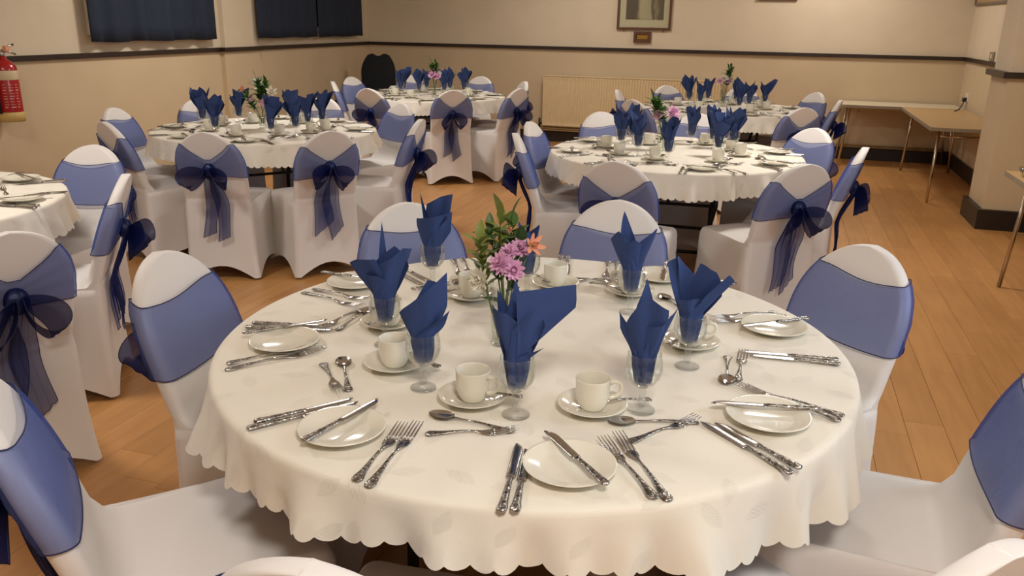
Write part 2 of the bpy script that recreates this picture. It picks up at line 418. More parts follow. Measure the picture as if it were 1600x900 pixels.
# windows behind the curtains, window on the side wall
def window(name, x, y0, y1, z0, z1, inward, pane):
    b = B(); d = .03 * inward; t = .05
    xa, xb = sorted((x, x + d))
    b.box((xa, y0, z0), (xb, y1, z0 + t)); b.box((xa, y0, z1 - t), (xb, y1, z1)); b.box((xa, y0, z0 + t), (xb, y0 + t, z1 - t)); b.box((xa, y1 - t, z0 + t), (xb, y1, z1 - t))
    ym = (y0 + y1) / 2; b.box((xa, ym - .02, z0 + t), (xb, ym + .02, z1 - t))
    w = struct(name, b.mesh(name, M['white_plastic'], False))
    xm = x + .008 * inward
    xa, xb = sorted((x + .004 * inward, xm))
    obj('pane', boxme('pane', (xa, y0 + t, z0 + t), (xb, ym - .02, z1 - t), pane), w)
    obj('pane', boxme('pane', (xa, ym + .02, z0 + t), (xb, y1 - t, z1 - t), pane), w)
window('window_1', XL, 3.8, 5.3, 1.33, 2.3, 1, M['black'])
window('window_2', XL, 6.2, 8.3, 1.33, 2.3, 1, M['black'])
window('window_3', XR, -.6, 1.0, 1.25, 2.3, -1, M['day'])

def curtain(y0, y1, z0, label, seed, amp=.018):
    r = random.Random(seed); n = 90; m = 10; ph = [r.random() * 6 for _ in range(4)]
    G = []
    for i in range(m):
        t = i / (m - 1); row = []
        for j in range(n):
            s = j / (n - 1); y = y0 + (y1 - y0) * s; u = (y1 - y0) * s
            a = amp * (.6 + .4 * t) * (math.sin(u * 22 + ph[0]) + .5 * math.sin(u * 37 + ph[1]) + .4 * math.sin(u * 9 + ph[2] + t))
            row.append((XL + .085 + a, y, 2.38 - (2.38 - z0 - .004 * math.sin(u * 11 + ph[3])) * t))
        G.append(row)
    me = B().grid(G).mesh('curtain', M['curtain'])
    o = obj('curtain', me); md = o.modifiers.new('thick', 'SOLIDIFY'); md.thickness = .004
    return tag(o, label, 'curtain', 'navy window curtains')
curtain(3.74, 5.35, 1.275, 'short navy curtain between the extinguisher and the wall pier', 1)
curtain(6.06, 7.26, 1.272, 'short navy curtain just past the wall pier', 2, .012)
curtain(7.285, 8.40, 1.270, 'short navy curtain close to the room corner above black chairs', 3, .01)
for y0, y1, lb in ((3.6, 5.45, 'steel curtain rail carrying the curtain by the extinguisher'), (6.0, 8.5, 'steel curtain rail carrying the two curtains by the corner')):
    b = B(); b.tube([(XL + .085, y0, 2.39), (XL + .085, y1, 2.39)], .012); b.box((XL, y0 + .05, 2.38), (XL + .09, y0 + .07, 2.4)); b.box((XL, y1 - .07, 2.38), (XL + .09, y1 - .05, 2.4))
    tag(obj('curtain_rail', b.mesh('curtain_rail', M['chrome'])), lb, 'curtain rail')

for i, (x, y, p) in enumerate(LAMPS):
    lb = ['opal ceiling lamp over the curtain-side middle aisle', 'opal ceiling lamp over the table in the middle', 'opal ceiling lamp near the radiator', 'opal ceiling lamp near the folding tables', 'opal ceiling lamp above the extinguisher-side table', 'opal ceiling lamp behind the camera'][i]
    f = obj('ceiling_light', B().lathe([(0, 0), (.21, 0), (.21, -.045), (.19, -.05), (0, -.05)], 40).mesh('ceiling_light', M['white_plastic']), None, (x, y, CEIL))
    tag(f, lb, 'ceiling light', 'ceiling lights')
    obj('diffuser', B().lathe([(.185, -.051), (.175, -.08), (.12, -.1), (0, -.108)], 40).mesh('diffuser', M['lamp']), f)

# ------------------------------------------------------------------ banquet chair
def rr_loop(wr, wf, yr, yf, rx, ry, ns=9, nc=5):
    """rounded four-sided plan outline, rear edge first; returns points and (side, t) info"""
    pts = []; info = []
    # unit square u in [-1,1], v in [0,1]; order: rear -x -> +x, right rear->front, front +x->-x, left front->rear
    ru = rx / max(wr, wf, 1e-6); rv = ry / max(yf - yr, 1e-6); ru = min(ru, .95); rv = min(rv, .48)
    def put(u, v, side, t): 
        w = wr + (wf - wr) * v; pts.append((u * w, yr + (yf - yr) * v)); info.append((side, t))
    for k in range(ns): t = k / ns; put(-1 + ru + (2 - 2 * ru) * t, 0, 0, t)
    for k in range(nc): a = PI / 2 * k / nc; put(1 - ru + ru * math.sin(a), rv - rv * math.cos(a), 9, 0)
    for k in range(ns): t = k / ns; put(1, rv + (1 - 2 * rv) * t, 1, t)
    for k in range(nc): a = PI / 2 * k / nc; put(1 - ru + ru * math.cos(a), 1 - rv + rv * math.sin(a), 9, 0)
    for k in range(ns): t = k / ns; put(1 - ru - (2 - 2 * ru) * t, 1, 2, t)
    for k in range(nc): a = PI / 2 * k / nc; put(-1 + ru - ru * math.sin(a), 1 - rv + rv * math.cos(a), 9, 0)
    for k in range(ns): t = k / ns; put(-1, 1 - rv - (1 - 2 * rv) * t, 3, t)
    for k in range(nc): a = PI / 2 * k / nc; put(-1 + ru - ru * math.cos(a), rv - rv * math.sin(a), 9, 0)
    return pts, info
CH = .885; ZR = .665; HWB = .193
def back_w(z):
    if z <= .5: return .188
    if z <= ZR: return .188 + (HWB - .188) * min(1, (z - .5) / .12)
    return HWB * math.sqrt(max(0, 1 - ((z - ZR) / (CH - ZR)) ** 2.15))
def back_yr(z): return -.243 - .135 * max(0, (z - .46) / (CH - .46)) ** 1.1
def back_th(z): return .052 - .016 * max(0, (z - .6) / (CH - .6)) ** 2
def back_loop(z, off=0):
    w = max(.004, back_w(z)) + off; th = back_th(z)
    p, info = rr_loop(w, w, back_yr(z) - off, back_yr(z) + th + off, min(.022 + off, w * .9), min(.022 + off, (th + 2 * off) * .45))
    return p, info
def chair_cover():
    rows = []
    low = [(.012, -.262, .247, .217, .228), (.05, -.258, .244, .213, .224), (.11, -.252, .238, .208, .217), (.2, -.247, .232, .203, .209), (.3, -.244, .228, .2, .204), (.39, -.243, .225, .198, .203), (.435, -.243, .222, .196, .202), (.458, -.243, .212, .194, .197)]
    for z, yr, yf, wr, wf in low:
        p, info = rr_loop(wr, wf, yr, yf, .03, .03)
        row = []
        for (x, y), (sd, t) in zip(p, info):
            q = max(0, 1 - z / .34)
            if sd < 4:
                g = math.sin(PI * min(1, max(0, t))) ** 1.0
                zz = z + .075 * g * q; ins = .02 * g * max(0, 1 - abs(z - .12) / .4)
                if sd == 0: y += ins * .6
                elif sd == 2: y -= ins
                elif sd == 1: x -= ins
                else: x += ins
            else:
                zz = z
            row.append((x, y, zz))
        rows.append(row)
    # over the seat towards the back
    for zf, zr, yf, wf in [(.467, .462, .195, .19), (.471, .465, .15, .186), (.470, .468, .08, .186), (.467, .472, 0, .187), (.463, .476, -.08, .188), (.462, .482, -.14, .188), (.466, .488, -.172, .188)]:
        yr = -.243
        p, info = rr_loop(.189, wf, yr, yf, .022, .022)
        row = []
        for (x, y) in p:
            v = (y - yr) / (yf - yr); crown = .006 * (1 - (x / .2) ** 2)
            row.append((x, y, zr + (zf - zr) * v + crown * v))
        rows.append(row)
    zs = list(np.linspace(.51, ZR, 9)) + [ZR + (CH - ZR) * math.sin(a) for a in np.linspace(.12, PI / 2 - .02, 15)]
    for z in zs:
        p, _ = back_loop(z)
        rows.append([(x, y, z) for x, y in p])
    b = B(); b.grid(rows, 0, True); n = len(rows[0]); k = len(rows) - 1
    b.f.append(tuple(k * n + j for j in range(n))); b.i.append(0)
    return b.mesh('chair_cover', M['cover'])
ME_COVER = chair_cover()

def hem_strip(b, line, r=.0016, k=1): b.tube(line, r, 5, k)
def sash_band(seed):
    r = random.Random(seed); jt = r.uniform(-.012, .012)
    mrows = 13; base, info = back_loop(.7); n = len(base)
    G = np.zeros((mrows, n, 3)); ph = r.random() * 6
    for j in range(n):
        x, y = base[j]; u = abs(x) / HWB
        v = (y - back_yr(.7)) / back_th(.7)
        u = min(1, u)
        rear = max(0, 1 - v * 1.3)
        ff = u ** .9
        zt_r = .705 + (.815 - .705) * ff; zb_r = .628 - (.628 - .612) * ff
        zt_f = .795 + .008 * math.sin(x * 14 + ph); zb_f = .612 + .006 * math.sin(x * 11 + ph)
        zt = zt_f + (zt_r - zt_f) * rear + jt; zb = zb_f + (zb_r - zb_f) * rear + jt
        for i in range(mrows):
            t = i / (mrows - 1); z = zb + (zt - zb) * t
            pl = .0065 + (1 - rear) * .011 * (1 - u * u) + rear * .006 * (1 - u) + rear * .004 * (.5 + .5 * math.sin(t * 20 + ph)) * (1 - .5 * u)
            p, _ = back_loop(z, pl)
            G[i, j] = (p[j][0], p[j][1], z)
    b = B(); b.grid(G, 0, True)
    hem_strip(b, list(map(tuple, G[0])) + [tuple(G[0][0])]); hem_strip(b, list(map(tuple, G[-1])) + [tuple(G[-1][0])])
    return b.mesh('sash', [M['sash'], M['hem']])
def bow_loop(s, seed):
    """one drooping open loop of ribbon: out from the knot, round and back under it"""
    r = random.Random(seed); m, n = 30, 9
    L = .125 * r.uniform(.9, 1.15); T = .034 * r.uniform(.7, 1.2); Wd = .125 * r.uniform(.9, 1.2); dr = r.uniform(.55, .95)
    G = np.zeros((m, n, 3)); y0 = back_yr(.66) - .02; ca, sa = math.cos(dr), math.sin(dr)
    for i in range(m):
        t = i / (m - 1); ph = 2 * PI * t
        u = L * (1 - math.cos(ph)) / 2                     # distance out along the droop direction
        v = T * math.sin(ph) * math.sin(PI * t) ** .6        # opening of the loop
        q = math.sin(PI * t) ** .7; w = .022 + (Wd - .022) * q
        for j in range(n):
            k = j / (n - 1) - .5
            pl = .005 * math.sin(j * 2.3 + seed) * (1 - .5 * q)
            uu = u * (1 + .35 * k) + pl; vv = v * (1 + 1.1 * k)
            x = .012 + uu * ca + vv * sa; z = .662 - uu * sa + vv * ca + .75 * k * w
            G[i, j] = (s * x, y0 - .012 - w * (k + .5) * .6 - .012 * q, z)
    b = B(); b.grid(G, 0)
    for e in (0, n - 1): hem_strip(b, [tuple(p) for p in G[:, e]], .0013)
    return b.mesh('bow_loop', [M['sash_bow'], M['hem']])
def bow_tail(s, seed):
    r = random.Random(seed); m, n = 22, 11
    L = r.uniform(.37, .5); Wd = r.uniform(.075, .125); sl = r.uniform(.05, .22); ph = r.random() * 6
    G = np.zeros((m, n, 3))
    for i in range(m):
        t = i / (m - 1)
        for j in range(n):
            k = j / (n - 1) - .5
            tt = t * (1 - sl * (k + .5)) ; z = .655 - L * tt
            w = .026 + (Wd - .026) * min(1, t * 2.2) ** .8
            yb = back_yr(z) if z > .46 else -.243 - .01 * (.46 - z)
            x = s * (.008 + .034 * t ** .8 + .012 * math.sin(t * 5 + ph)) + k * w * (1 - .25 * math.sin(t * 3 + ph) ** 2)
            y = yb - .034 + .012 * t - .012 * math.cos(j * 1.9 + seed + t * 1.5) * (1 - .55 * t) - .008 * math.sin(t * 7 + ph)
            G[i, j] = (x, min(y, yb - .01), z)
    b = B(); b.grid(G, 0)
    for e in (0, n - 1): hem_strip(b, [tuple(p) for p in G[:, e]], .0014)
    hem_strip(b, [tuple(p) for p in G[-1, :]], .0014)
    return b.mesh('bow_tail', [M['sash_tail'], M['hem']])
def knot(seed):
    r = random.Random(seed); G = []
    for i in range(11):
        th = PI * i / 10; row = []
        for j in range(16):
            a = 2 * PI * j / 16; rad = math.sin(th) * (1 + .12 * math.sin(a * 5 + seed))
            row.append((.036 * rad * math.cos(a), back_yr(.665) - .026 + .026 * rad * math.sin(a), .662 + .044 * math.cos(th)))
        G.append(row)
    return B().grid(G, 0, True).mesh('knot', M['sash_bow'])
PROTO = []
for k in range(4):
    e = bpy.data.objects.new('banquet_chair', None); COL.objects.link(e)
    obj('chair_cover', ME_COVER, e)
    sb = obj('sash', sash_band(k), e); sb['label'] = 'sheer navy organza sash'
    obj('knot', knot(k), sb)
    for s in (-1, 1):
        obj('bow_loop', bow_loop(s, 10 * k + s + 3), sb); obj('bow_tail', bow_tail(s, 20 * k + s + 40), sb)
    e.empty_display_size = .1
    PROTO.append(e)
used = [False] * 4

TABLES = {
    'main': ((0, 0), 'front table'), 't2': ((-.034, 3.271), 'middle table'), 't3': ((-2.83, 3.2), 'table below the curtain'),
    't4': ((-2.861, 6.25), 'corner table'), 't5': ((.095, 6.25), 'radiator table'), 't6': ((-3.0, .539), 'extinguisher table')}
SEAT = {0: 'pillar-side', 45: 'far pillar-side', 90: 'far', 135: 'far curtain-side', 180: 'curtain-side', 225: 'front curtain-side', 270: 'front', 315: 'front pillar-side'}
# chair: table, backrest top x, y, facing (None = table centre), note
CHAIRS = [
    ('main', -.684, .78, None, 135), ('main', .011, 1.10, None, 90), ('main', .83, .735, 227, 45), ('main', -1.04, -.05, 4, 180),
    ('main', -.785, -.845, 47, 225), ('main', .834, -.816, None, 315), ('main', .039, -1.116, None, 270), ('main', 1.14, -.08, None, 0),
    ('t2', -.966, 3.318, -2, 180), ('t2', -.883, 2.739, 16, 225), ('t2', .999, 2.968, 174, 0), ('t2', .689, 2.255, None, 315),
    ('t2', .778, 3.768, 230, 45), ('t2', -.163, 1.98, None, 270), ('t2', -.0, 4.34, None, 90), ('t2', -.667, 4.13, None, 135),
    ('t3', -2.481, 2.068, None, 270), ('t3', -1.888, 2.402, None, 315), ('t3', -2.186, 4.05, 243, 45), ('t3', -1.649, 3.148, 188, 0),
    ('t3', -3.702, 3.62, None, 135), ('t3', -3.285, 2.217, None, 225), ('t3', -3.814, 2.87, 8, 180), ('t3', -2.945, 4.2, None, 90),
    ('t4', -3.909, 6.498, None, 180), ('t4', -3.041, 5.18, None, 270), ('t4', -2.283, 5.368, None, 315), ('t4', -1.805, 5.876, None, 0),
    ('t4', -2.698, 7.327, None, 90), ('t4', -3.738, 5.795, None, 225), ('t4', -3.489, 7.119, None, 135), ('t4', -2.03, 6.81, None, 45),
    ('t5', -.57, 7.02, None, 135), ('t5', -.927, 6.197, None, 180), ('t5', -.618, 5.22, None, 225), ('t5', .9, 6.85, None, 45),
    ('t5', .743, 5.17, None, 315), ('t5', 1.06, 6.05, 171, 0), ('t5', .023, 4.97, None, 270), ('t5', .185, 7.28, None, 90),
    ('t6', -2.656, 1.45, 277, 90), ('t6', -1.956, .866, 213, 45), ('t6', -1.6, -.02, None, 0)]
for q, (tb, x, y, face, seat) in enumerate(CHAIRS):
    c = TABLES[tb][0]
    a = math.atan2(c[1] - y, c[0] - x) if face is None else math.radians(face)
    k = q % 4
    ch = PROTO[k] if not used[k] else copy_tree(PROTO[k]); used[k] = True
    ch.location = (x + math.cos(a) * .355, y + math.sin(a) * .355, 0); ch.rotation_euler = (0, 0, a - PI / 2)
    tag(ch, 'white covered chair with navy sash, %s seat of the %s' % (SEAT[seat], TABLES[tb][1]), 'chair', 'covered chairs round the ' + TABLES[tb][1])

# ------------------------------------------------------------------ tables and cloths
TR, TZ = .75, .748
def tabletop(): return B().lathe([(0, TZ - .025), (TR - .008, TZ - .025), (TR, TZ - .02), (TR, TZ - .005), (TR - .006, TZ), (0, TZ)], 72).mesh('tabletop', M['plytop'], False)
def leg_frame():
    b = B()
    for s in (-1, 1):
        b.tube([(s * .27, 0, TZ - .03), (s * .27, 0, .5), (s * .24, 0, .36), (s * .24, 0, .012)], .014, 8)
        b.box((s * .24 - .025, -.025, 0), (s * .24 + .025, .025, .015))
    b.tube([(-.24, 0, .22), (.24, 0, .22)], .011); b.box((-.36, -.03, TZ - .05), (.36, .03, TZ - .026))
    return b.mesh('leg_frame', M['legmetal'])
def brace():
    b = B(); b.tube([(0, .31, .5), (0, .05, TZ - .035)], .009); b.tube([(-.27, .31, .5), (.27, .31, .5)], .009); return b.mesh('brace', M['legmetal'])
def cloth_mesh(seed, front=False):
    r = random.Random(seed); NS = 124; per = 6; n = NS * per
    p = [r.random() * 6.28 for _ in range(8)]
    th = np.arange(n) / n * 2 * PI
    fold = .5 * np.sin(21 * th + p[0] + .8 * np.sin(3 * th + p[5])) + .4 * np.sin(13 * th + p[1]) + .25 * np.sin(8 * th + p[2]) + .42 * np.sin(41 * th + p[3] + np.sin(5 * th))
    calm = .65 + .35 * np.sin(2 * th + p[6])
    if front: calm = .75 + .25 * np.exp(-((th - math.radians(205)) / .5) ** 2) + .25 * np.exp(-((th - math.radians(335)) / .35) ** 2)
    sc = np.abs(np.sin(th * NS / 2)) ** .7
    rows = []; arc = []
    for rad in (.0, .2, .4, .6, .735): rows.append(np.stack([rad * np.cos(th), rad * np.sin(th), np.full(n, .7525)], -1)); arc.append(rad)
    R0 = TR + .004
    for a in (15, 35, 60, 85):
        a = math.radians(a); rad = R0 - .012 + .014 * math.sin(a); rows.append(np.stack([rad * np.cos(th), rad * np.sin(th), np.full(n, .7525 - .014 * (1 - math.cos(a)))], -1)); arc.append(.74 + .02 * a)
    D = .108 + .010 * np.sin(3 * th + p[4])
    if front:
        dd = np.abs((np.degrees(th) - 270 + 180) % 360 - 180)
        D = .072 + .08 * np.minimum(1, (dd / 70) ** 1.3) + .03 * np.minimum(1, np.maximum(0, dd - 90) / 90)
    for t in np.linspace(.1, 1, 11):
        d = D * t + .0105 * sc * max(0, (t - .7) / .3)
        rad = R0 + .003 + (.012 if front else .02) * t + (.034 * fold * calm + .008 * np.abs(calm)) * t ** 1.25
        rows.append(np.stack([rad * np.cos(th), rad * np.sin(th), .7385 - d], -1)); arc.append(.765 + .14 * t)
    b = B(); b.grid(np.array(rows), 0, True)
    me = b.mesh('tablecloth', M['cloth'])
    uv = me.uv_layers.new(name='weave'); P = np.array([[(a * math.cos(t), a * math.sin(t)) for t in th] for a in arc]).reshape(-1, 2)
    li = np.zeros(len(me.loops), dtype=np.int32); me.loops.foreach_get('vertex_index', li)
    uv.data.foreach_set('uv', P[li].astype(np.float32).ravel())
    return me
ME_TOP, ME_LEG, ME_BR = tabletop(), leg_frame(), brace(); ME_CL = cloth_mesh(3); ME_CLF = cloth_mesh(4, True)
for i, (key, ((x, y), nm)) in enumerate(TABLES.items()):
    t = bpy.data.objects.new('round_table', None); COL.objects.link(t); t.location = (x, y, 0); t.rotation_euler = (0, 0, [.2, 0.05, .9, .4, .1, .5][i])
    tag(t, 'round folding banquet table under its white cloth, the ' + nm, 'table', 'round banquet tables')
    obj('tabletop', ME_TOP, t)
    for s in (-1, 1):
        obj('leg_frame', ME_LEG, t, (0, s * .31, 0)); obj('brace', ME_BR, t, (0, 0, 0), (0, 0, 0 if s > 0 else PI))
    c = obj('tablecloth', ME_CLF if key == 'main' else ME_CL, None, (x, y, 0), (0, 0, [0, 1.3, 2.2, 3.1, 4.4, 5.2][i]))
    tag(c, 'white damask tablecloth with scalloped hem draped over the ' + nm, 'tablecloth', 'white round tablecloths')

# ------------------------------------------------------------------ tableware
ZT = .7532
HANDLE = [(0, 0, .004, .001), (.003, .0005, .0085, .0016), (.010, .001, .0108, .002), (.020, .0015, .0095, .002), (.032, .002, .0072, .0018), (.05, .003, .0056, .0018), (.07, .0045, .0042, .0018), (.09, .0055, .0032, .0018), (.105, .0055, .0028, .0018)]
def handle_b(L):
    b = B(); k = L / .23; b.loft([(y * k - L / 2, z * .9 + .0015, w, h) for y, z, w, h in HANDLE], 10); return b
def fork_head(L):
    b = B(); k = L / .23; e = .105 * k - L / 2
    hl = L * .5
    b.loft([(e, .0065, .0028, .0018), (e + .15 * hl, .0055, .003, .0018), (e + .28 * hl, .0035, .0062, .0014), (e + .37 * hl, .0022, .0108, .0012), (e + .47 * hl, .0018, .0122, .0012), (e + .53 * hl, .0022, .0122, .0011)], 10)
    for q in (-1.5, -.5, .5, 1.5):
        x = q * .0068
        b.loft([(e + .5 * hl, .002, .0023, .001, x), (e + .7 * hl, .0042, .0019, .001, x), (e + .88 * hl, .0075, .0016, .0009, x), (L / 2, .0105, .0007, .0006, x)], 6)
    return b
def spoon_head(L):
    b = B(); k = L / .23; e = .105 * k - L / 2
    bl = L * .30; y0 = L / 2 - bl
    b.loft([(e, .0065, .0028, .0018), ((e + y0) / 2, .0055, .0028, .0018), (y0 - .004, .006, .0035, .0015), (y0 + .004, .0055, .0055, .0012)], 8)
    G = []; w = bl * .34
    for i in range(9):
        rr = i / 8; row = []
        for j in range(24):
            a = 2 * PI * j / 24; egg = 1 + .12 * math.sin(a)
            row.append((w * rr * math.cos(a) * (1 - .08 * math.sin(a)), y0 + bl / 2 + bl / 2 * rr * math.sin(a), .0015 + .0065 * rr ** 2.2))
        G.append(row)
    b.grid(G, 0, True)
    G2 = [[(x, y, z - .0012) for x, y, z in row] for row in G]
    b.grid([r[::-1] for r in G2], 0, True)
    return b
def knife_handle(L):
    b = B(); h = L * .47; s = -L / 2
    b.loft([(s, .005, .003, .002), (s + .003, .005, .0082, .004), (s + .012, .005, .0092, .0045), (s + .026, .005, .0075, .004), (s + .6 * h, .005, .0058, .0038), (s + .9 * h, .005, .0048, .0034), (s + h, .005, .0058, .0032)], 10); return b
def knife_blade(L):
    b = B(); s = -L / 2 + L * .47; e = L / 2; n = 12; V = []; 
    secs = []
    for i in range(n + 1):
        t = i / n; y = s + (e - s) * t
        w = .0085 + .001 * t if t < .72 else .0095 * math.sqrt(max(.02, 1 - ((t - .72) / .285) ** 2))
        x = 0 if t < .72 else -(.0095 - w) * .7
        secs.append((y, .0045, w, .0008, x))
    b.loft(secs, 8); return b
def duo(name, A, Bb, L):
    """near: root + handle part; far: one joined mesh"""
    a = A(L).mesh(name, M['steel']); h = Bb(L).mesh('handle', M['engraved'])
    j = A(L); hb = Bb(L); j.add(hb.v, hb.f, 0); f = j.mesh(name, M['steel_far'])
    return a, h, f
ME = {
    'dinner_fork': duo('dinner_fork', fork_head, handle_b, .235), 'starter_fork': duo('starter_fork', fork_head, handle_b, .21), 'dessert_fork': duo('dessert_fork', fork_head, handle_b, .178),
    'table_knife': duo('table_knife', knife_blade, knife_handle, .226), 'starter_knife': duo('starter_knife', knife_blade, knife_handle, .204), 'butter_knife': duo('butter_knife', knife_blade, knife_handle, .21),
    'dessert_spoon': duo('dessert_spoon', spoon_head, handle_b, .18), 'teaspoon': duo('teaspoon', spoon_head, handle_b, .132)}
def plate_m(): return B().lathe([(0, .004), (.05, .004), (.056, .006), (.066, .011), (.0815, .0158), (.083, .017), (.0825, .0185), (.0795, .0175), (.065, .0135), (.054, .0085), (.048, .0068), (0, .0066)][::1], 56).mesh('side_plate', M['china'])
def saucer_m(): return B().lathe([(0, .003), (.038, .003), (.044, .005), (.06, .0115), (.0695, .017), (.0712, .0185), (.0695, .0192), (.058, .014), (.044, .0082), (.034, .0072), (.032, .0055), (0, .0055)], 48).mesh('saucer', M['china'])
CUP = [(0, .0015), (.022, .0015), (.0235, 0), (.0245, .003), (.028, .008), (.0325, .02), (.0345, .035), (.0352, .062), (.0356, .0655), (.0345, .0662), (.0335, .064), (.0325, .04), (.030, .022), (.024, .0105), (0, .0085)]
def cup_m(b): return b.lathe(CUP, 40)
def cup_h(b):
    pts = [(.033, 0, .053), (.044, 0, .0565), (.055, 0, .0535), (.0595, 0, .044), (.0575, 0, .034), (.049, 0, .0255), (.040, 0, .0215), (.0325, 0, .0205)]
    return b.tube(pts, [.0055, .0048, .0044, .0044, .0044, .0044, .0048, .0055], 8)
ME_CUP, ME_CH = cup_m(B()).mesh('coffee_cup', M['china']), cup_h(B()).mesh('handle', M['china'])
ME_CUPF = cup_h(cup_m(B())).mesh('coffee_cup', M['china'])
BOWL = [(.0, .052), (.012, .053), (.024, .061), (.0335, .075), (.0375, .09), (.0365, .107), (.0333, .1225), (.0338, .1242), (.0332, .1256), (.0322, .1258), (.0314, .1245), (.0318, .122), (.035, .107), (.036, .09), (.032, .0765), (.023, .0635), (.0, .0555)]
STEM = [(.0, .053), (.0095, .052), (.0065, .047), (.0085, .042), (.0085, .039), (.0055, .034), (.0065, .024), (.0088, .019), (.0065, .014), (.0075, .01), (0, .009)]
FOOT = [(0, .009), (.0085, .0095), (.014, .0065), (.026, .0035), (.0285, .002), (.0285, .0005), (0, .0005)]
ME_BOWL, ME_STEM, ME_FOOT = B().lathe(BOWL, 36).mesh('wine_glass', M['glass']), B().lathe(STEM, 20).mesh('stem', M['glass_foot']), B().lathe(FOOT, 32).mesh('foot', M['glass_foot'])
ME_GF = B().lathe(BOWL, 24).lathe(STEM, 14).lathe(FOOT, 20).mesh('wine_glass', M['glass'])
ME_PL, ME_SA = plate_m(), saucer_m()

def napkin_mesh(petals, seed=0, flags=()):
    """folded paper napkin: petals of (azimuth, reach, height, half width, tip, skew, curl, sideways lean)"""
    b = B(); z0, zr, rr = .060, .126, .0275
    rg = random.Random(seed)
    for az, R, h, w, tip, skew, curl, lean in petals:
        az = math.radians(az) + YAW; dx, dy = math.cos(az), math.sin(az); px, py = -dy, dx
        m, n = 14, 13; G = np.zeros((m, n, 3)); wig = rg.uniform(-1, 1)
        for j in range(n):
            s = j / (n - 1) * 2 - 1
            hs = h * (1 - tip * abs(s) ** 1.1 + skew * s)
            ztop = z0 + max(.03, hs)
            for i in range(m):
                t = i / (m - 1); z = z0 + (ztop - z0) * t
                if z < zr:
                    q = (z - z0) / (zr - z0); r = .007 + (rr * .74 - .007) * q ** .7; ww = min(w, .016) + (min(w, .025) - min(w, .016)) * q ** .8; ln = 0
                else:
                    q = (z - zr) / max(.01, z0 + h - zr); r = rr * .74 + (R - rr * .74) * q ** 1.15; ww = min(w, .024) + (w - min(w, .024)) * min(1, q * 1.5) ** .8; ln = lean * q ** .9
                lat = s * ww + ln; rad = r - curl * s * s * ww * (1 if z > zr else .6) + (.003 * math.sin(s * 5 + wig * 3 + t * 2) + .013 * (abs(s - wig * .55) - .5) * (1 if wig > 0 else -1) * min(1, q * 2 if z > zr else 0))
                if z < zr:
                    rad = max(rad, -.02); hyp = math.hypot(rad, lat); lim = .0265
                    if hyp > lim: rad *= lim / hyp; lat *= lim / hyp
                G[i, j] = (dx * rad + px * lat, dy * rad + py * lat, z)
        b.grid(G)
    for az, rad, l0, l1, lo0, hi0, lo1, hi1 in flags:     # a corner of the paper standing out sideways
        az = math.radians(az) + YAW; dx, dy = math.cos(az), math.sin(az); px, py = -dy, dx; G = np.zeros((10, 9, 3))
        for i in range(10):
            t = i / 9
            for j in range(9):
                u = j / 8; lo = lo0 + (lo1 - lo0) * t; hi = hi0 + (hi1 - hi0) * t
                r_ = rad + .010 * (1 - abs(2 * u - .7)) * (1 - t * .6); l = l0 + (l1 - l0) * t
                G[i, j] = (dx * r_ + px * l, dy * r_ + py * l, lo + (hi - lo) * u)
        b.grid(G)
    return b.mesh('napkin', M['napkin'])
NAP = {
    'horn': [(250, .03, .16, .036, .1, -.18, .8, -.012), (100, .03, .215, .03, .5, 0, .5, 0), (115, .03, .195, .03, .5, 0, .4, .026), (290, .03, .17, .03, .25, .0, .3, .02), (284, .034, .092, .022, .35, 0, .1, .045), (70, .02, .17, .034, .2, 0, .4, -.03)],
    'sail': [(268, .03, .155, .052, .0, .28, .4, .0), (290, .036, .12, .03, .5, .1, .2, .05), (90, .02, .175, .042, .3, -.2, .4, -.01)],
    'ruffle': [(230, .05, .155, .046, .05, .08, .5, -.04), (100, .02, .24, .018, .7, 0, .2, 0), (300, .04, .185, .044, .15, .08, .6, .035), (265, .035, .122, .036, .1, -.1, .8, -.005), (80, .03, .18, .046, .25, 0, .4, -.02)],
    'wrap': [(270, .034, .155, .05, .02, .06, .6, .008), (85, .03, .2, .036, .03, -.08, .3, -.02), (100, .03, .212, .01, .5, 0, .1, .03), (300, .05, .16, .03, .35, 0, .3, .04)],
    'spear': [(240, .035, .17, .044, .3, -.1, .5, -.028), (110, .03, .215, .036, .5, 0, .4, .018), (300, .04, .18, .042, .3, .1, .5, .033), (265, .03, .15, .042, .2, 0, .7, 0)],
    'drape': [(120, .03, .2, .036, .15, .1, .4, .028), (130, .03, .218, .012, .6, 0, .2, .042), (310, .06, .14, .042, .1, -.3, .5, .058), (270, .03, .112, .036, .05, 0, .8, 0), (60, .03, .165, .042, .1, .2, .4, -.04)],
    'bud': [(100, .02, .215, .036, .5, 0, .5, 0), (255, .03, .19, .044, .25, .1, .5, -.004), (285, .03, .135, .038, .02, .08, .8, .014), (320, .045, .165, .032, .4, 0, .5, .028), (210, .05, .15, .026, .5, 0, .3, -.03)],
    'short': [(30, .03, .14, .03, .3, 0, .6, 0), (150, .03, .15, .03, .3, 0, .6, 0), (270, .03, .13, .03, .3, 0, .6, 0)]}
ME_N = {k: napkin_mesh(v, i, [(288, .016, -.008, .112, .125, .262, .222, .268)] if k == 'horn' else ()) for i, (k, v) in enumerate(NAP.items())}
FARN = []
for k in range(6):
    r = random.Random(100 + k); pet = []
    for a in range(6):
        pet.append((a * 60 + r.uniform(-20, 20), r.uniform(.035, .07), r.uniform(.15, .215), r.uniform(.042, .058), r.uniform(.1, .5), r.uniform(-.18, .18), r.uniform(.3, .7), r.uniform(-.05, .05)))
    FARN.append(napkin_mesh(pet, k))

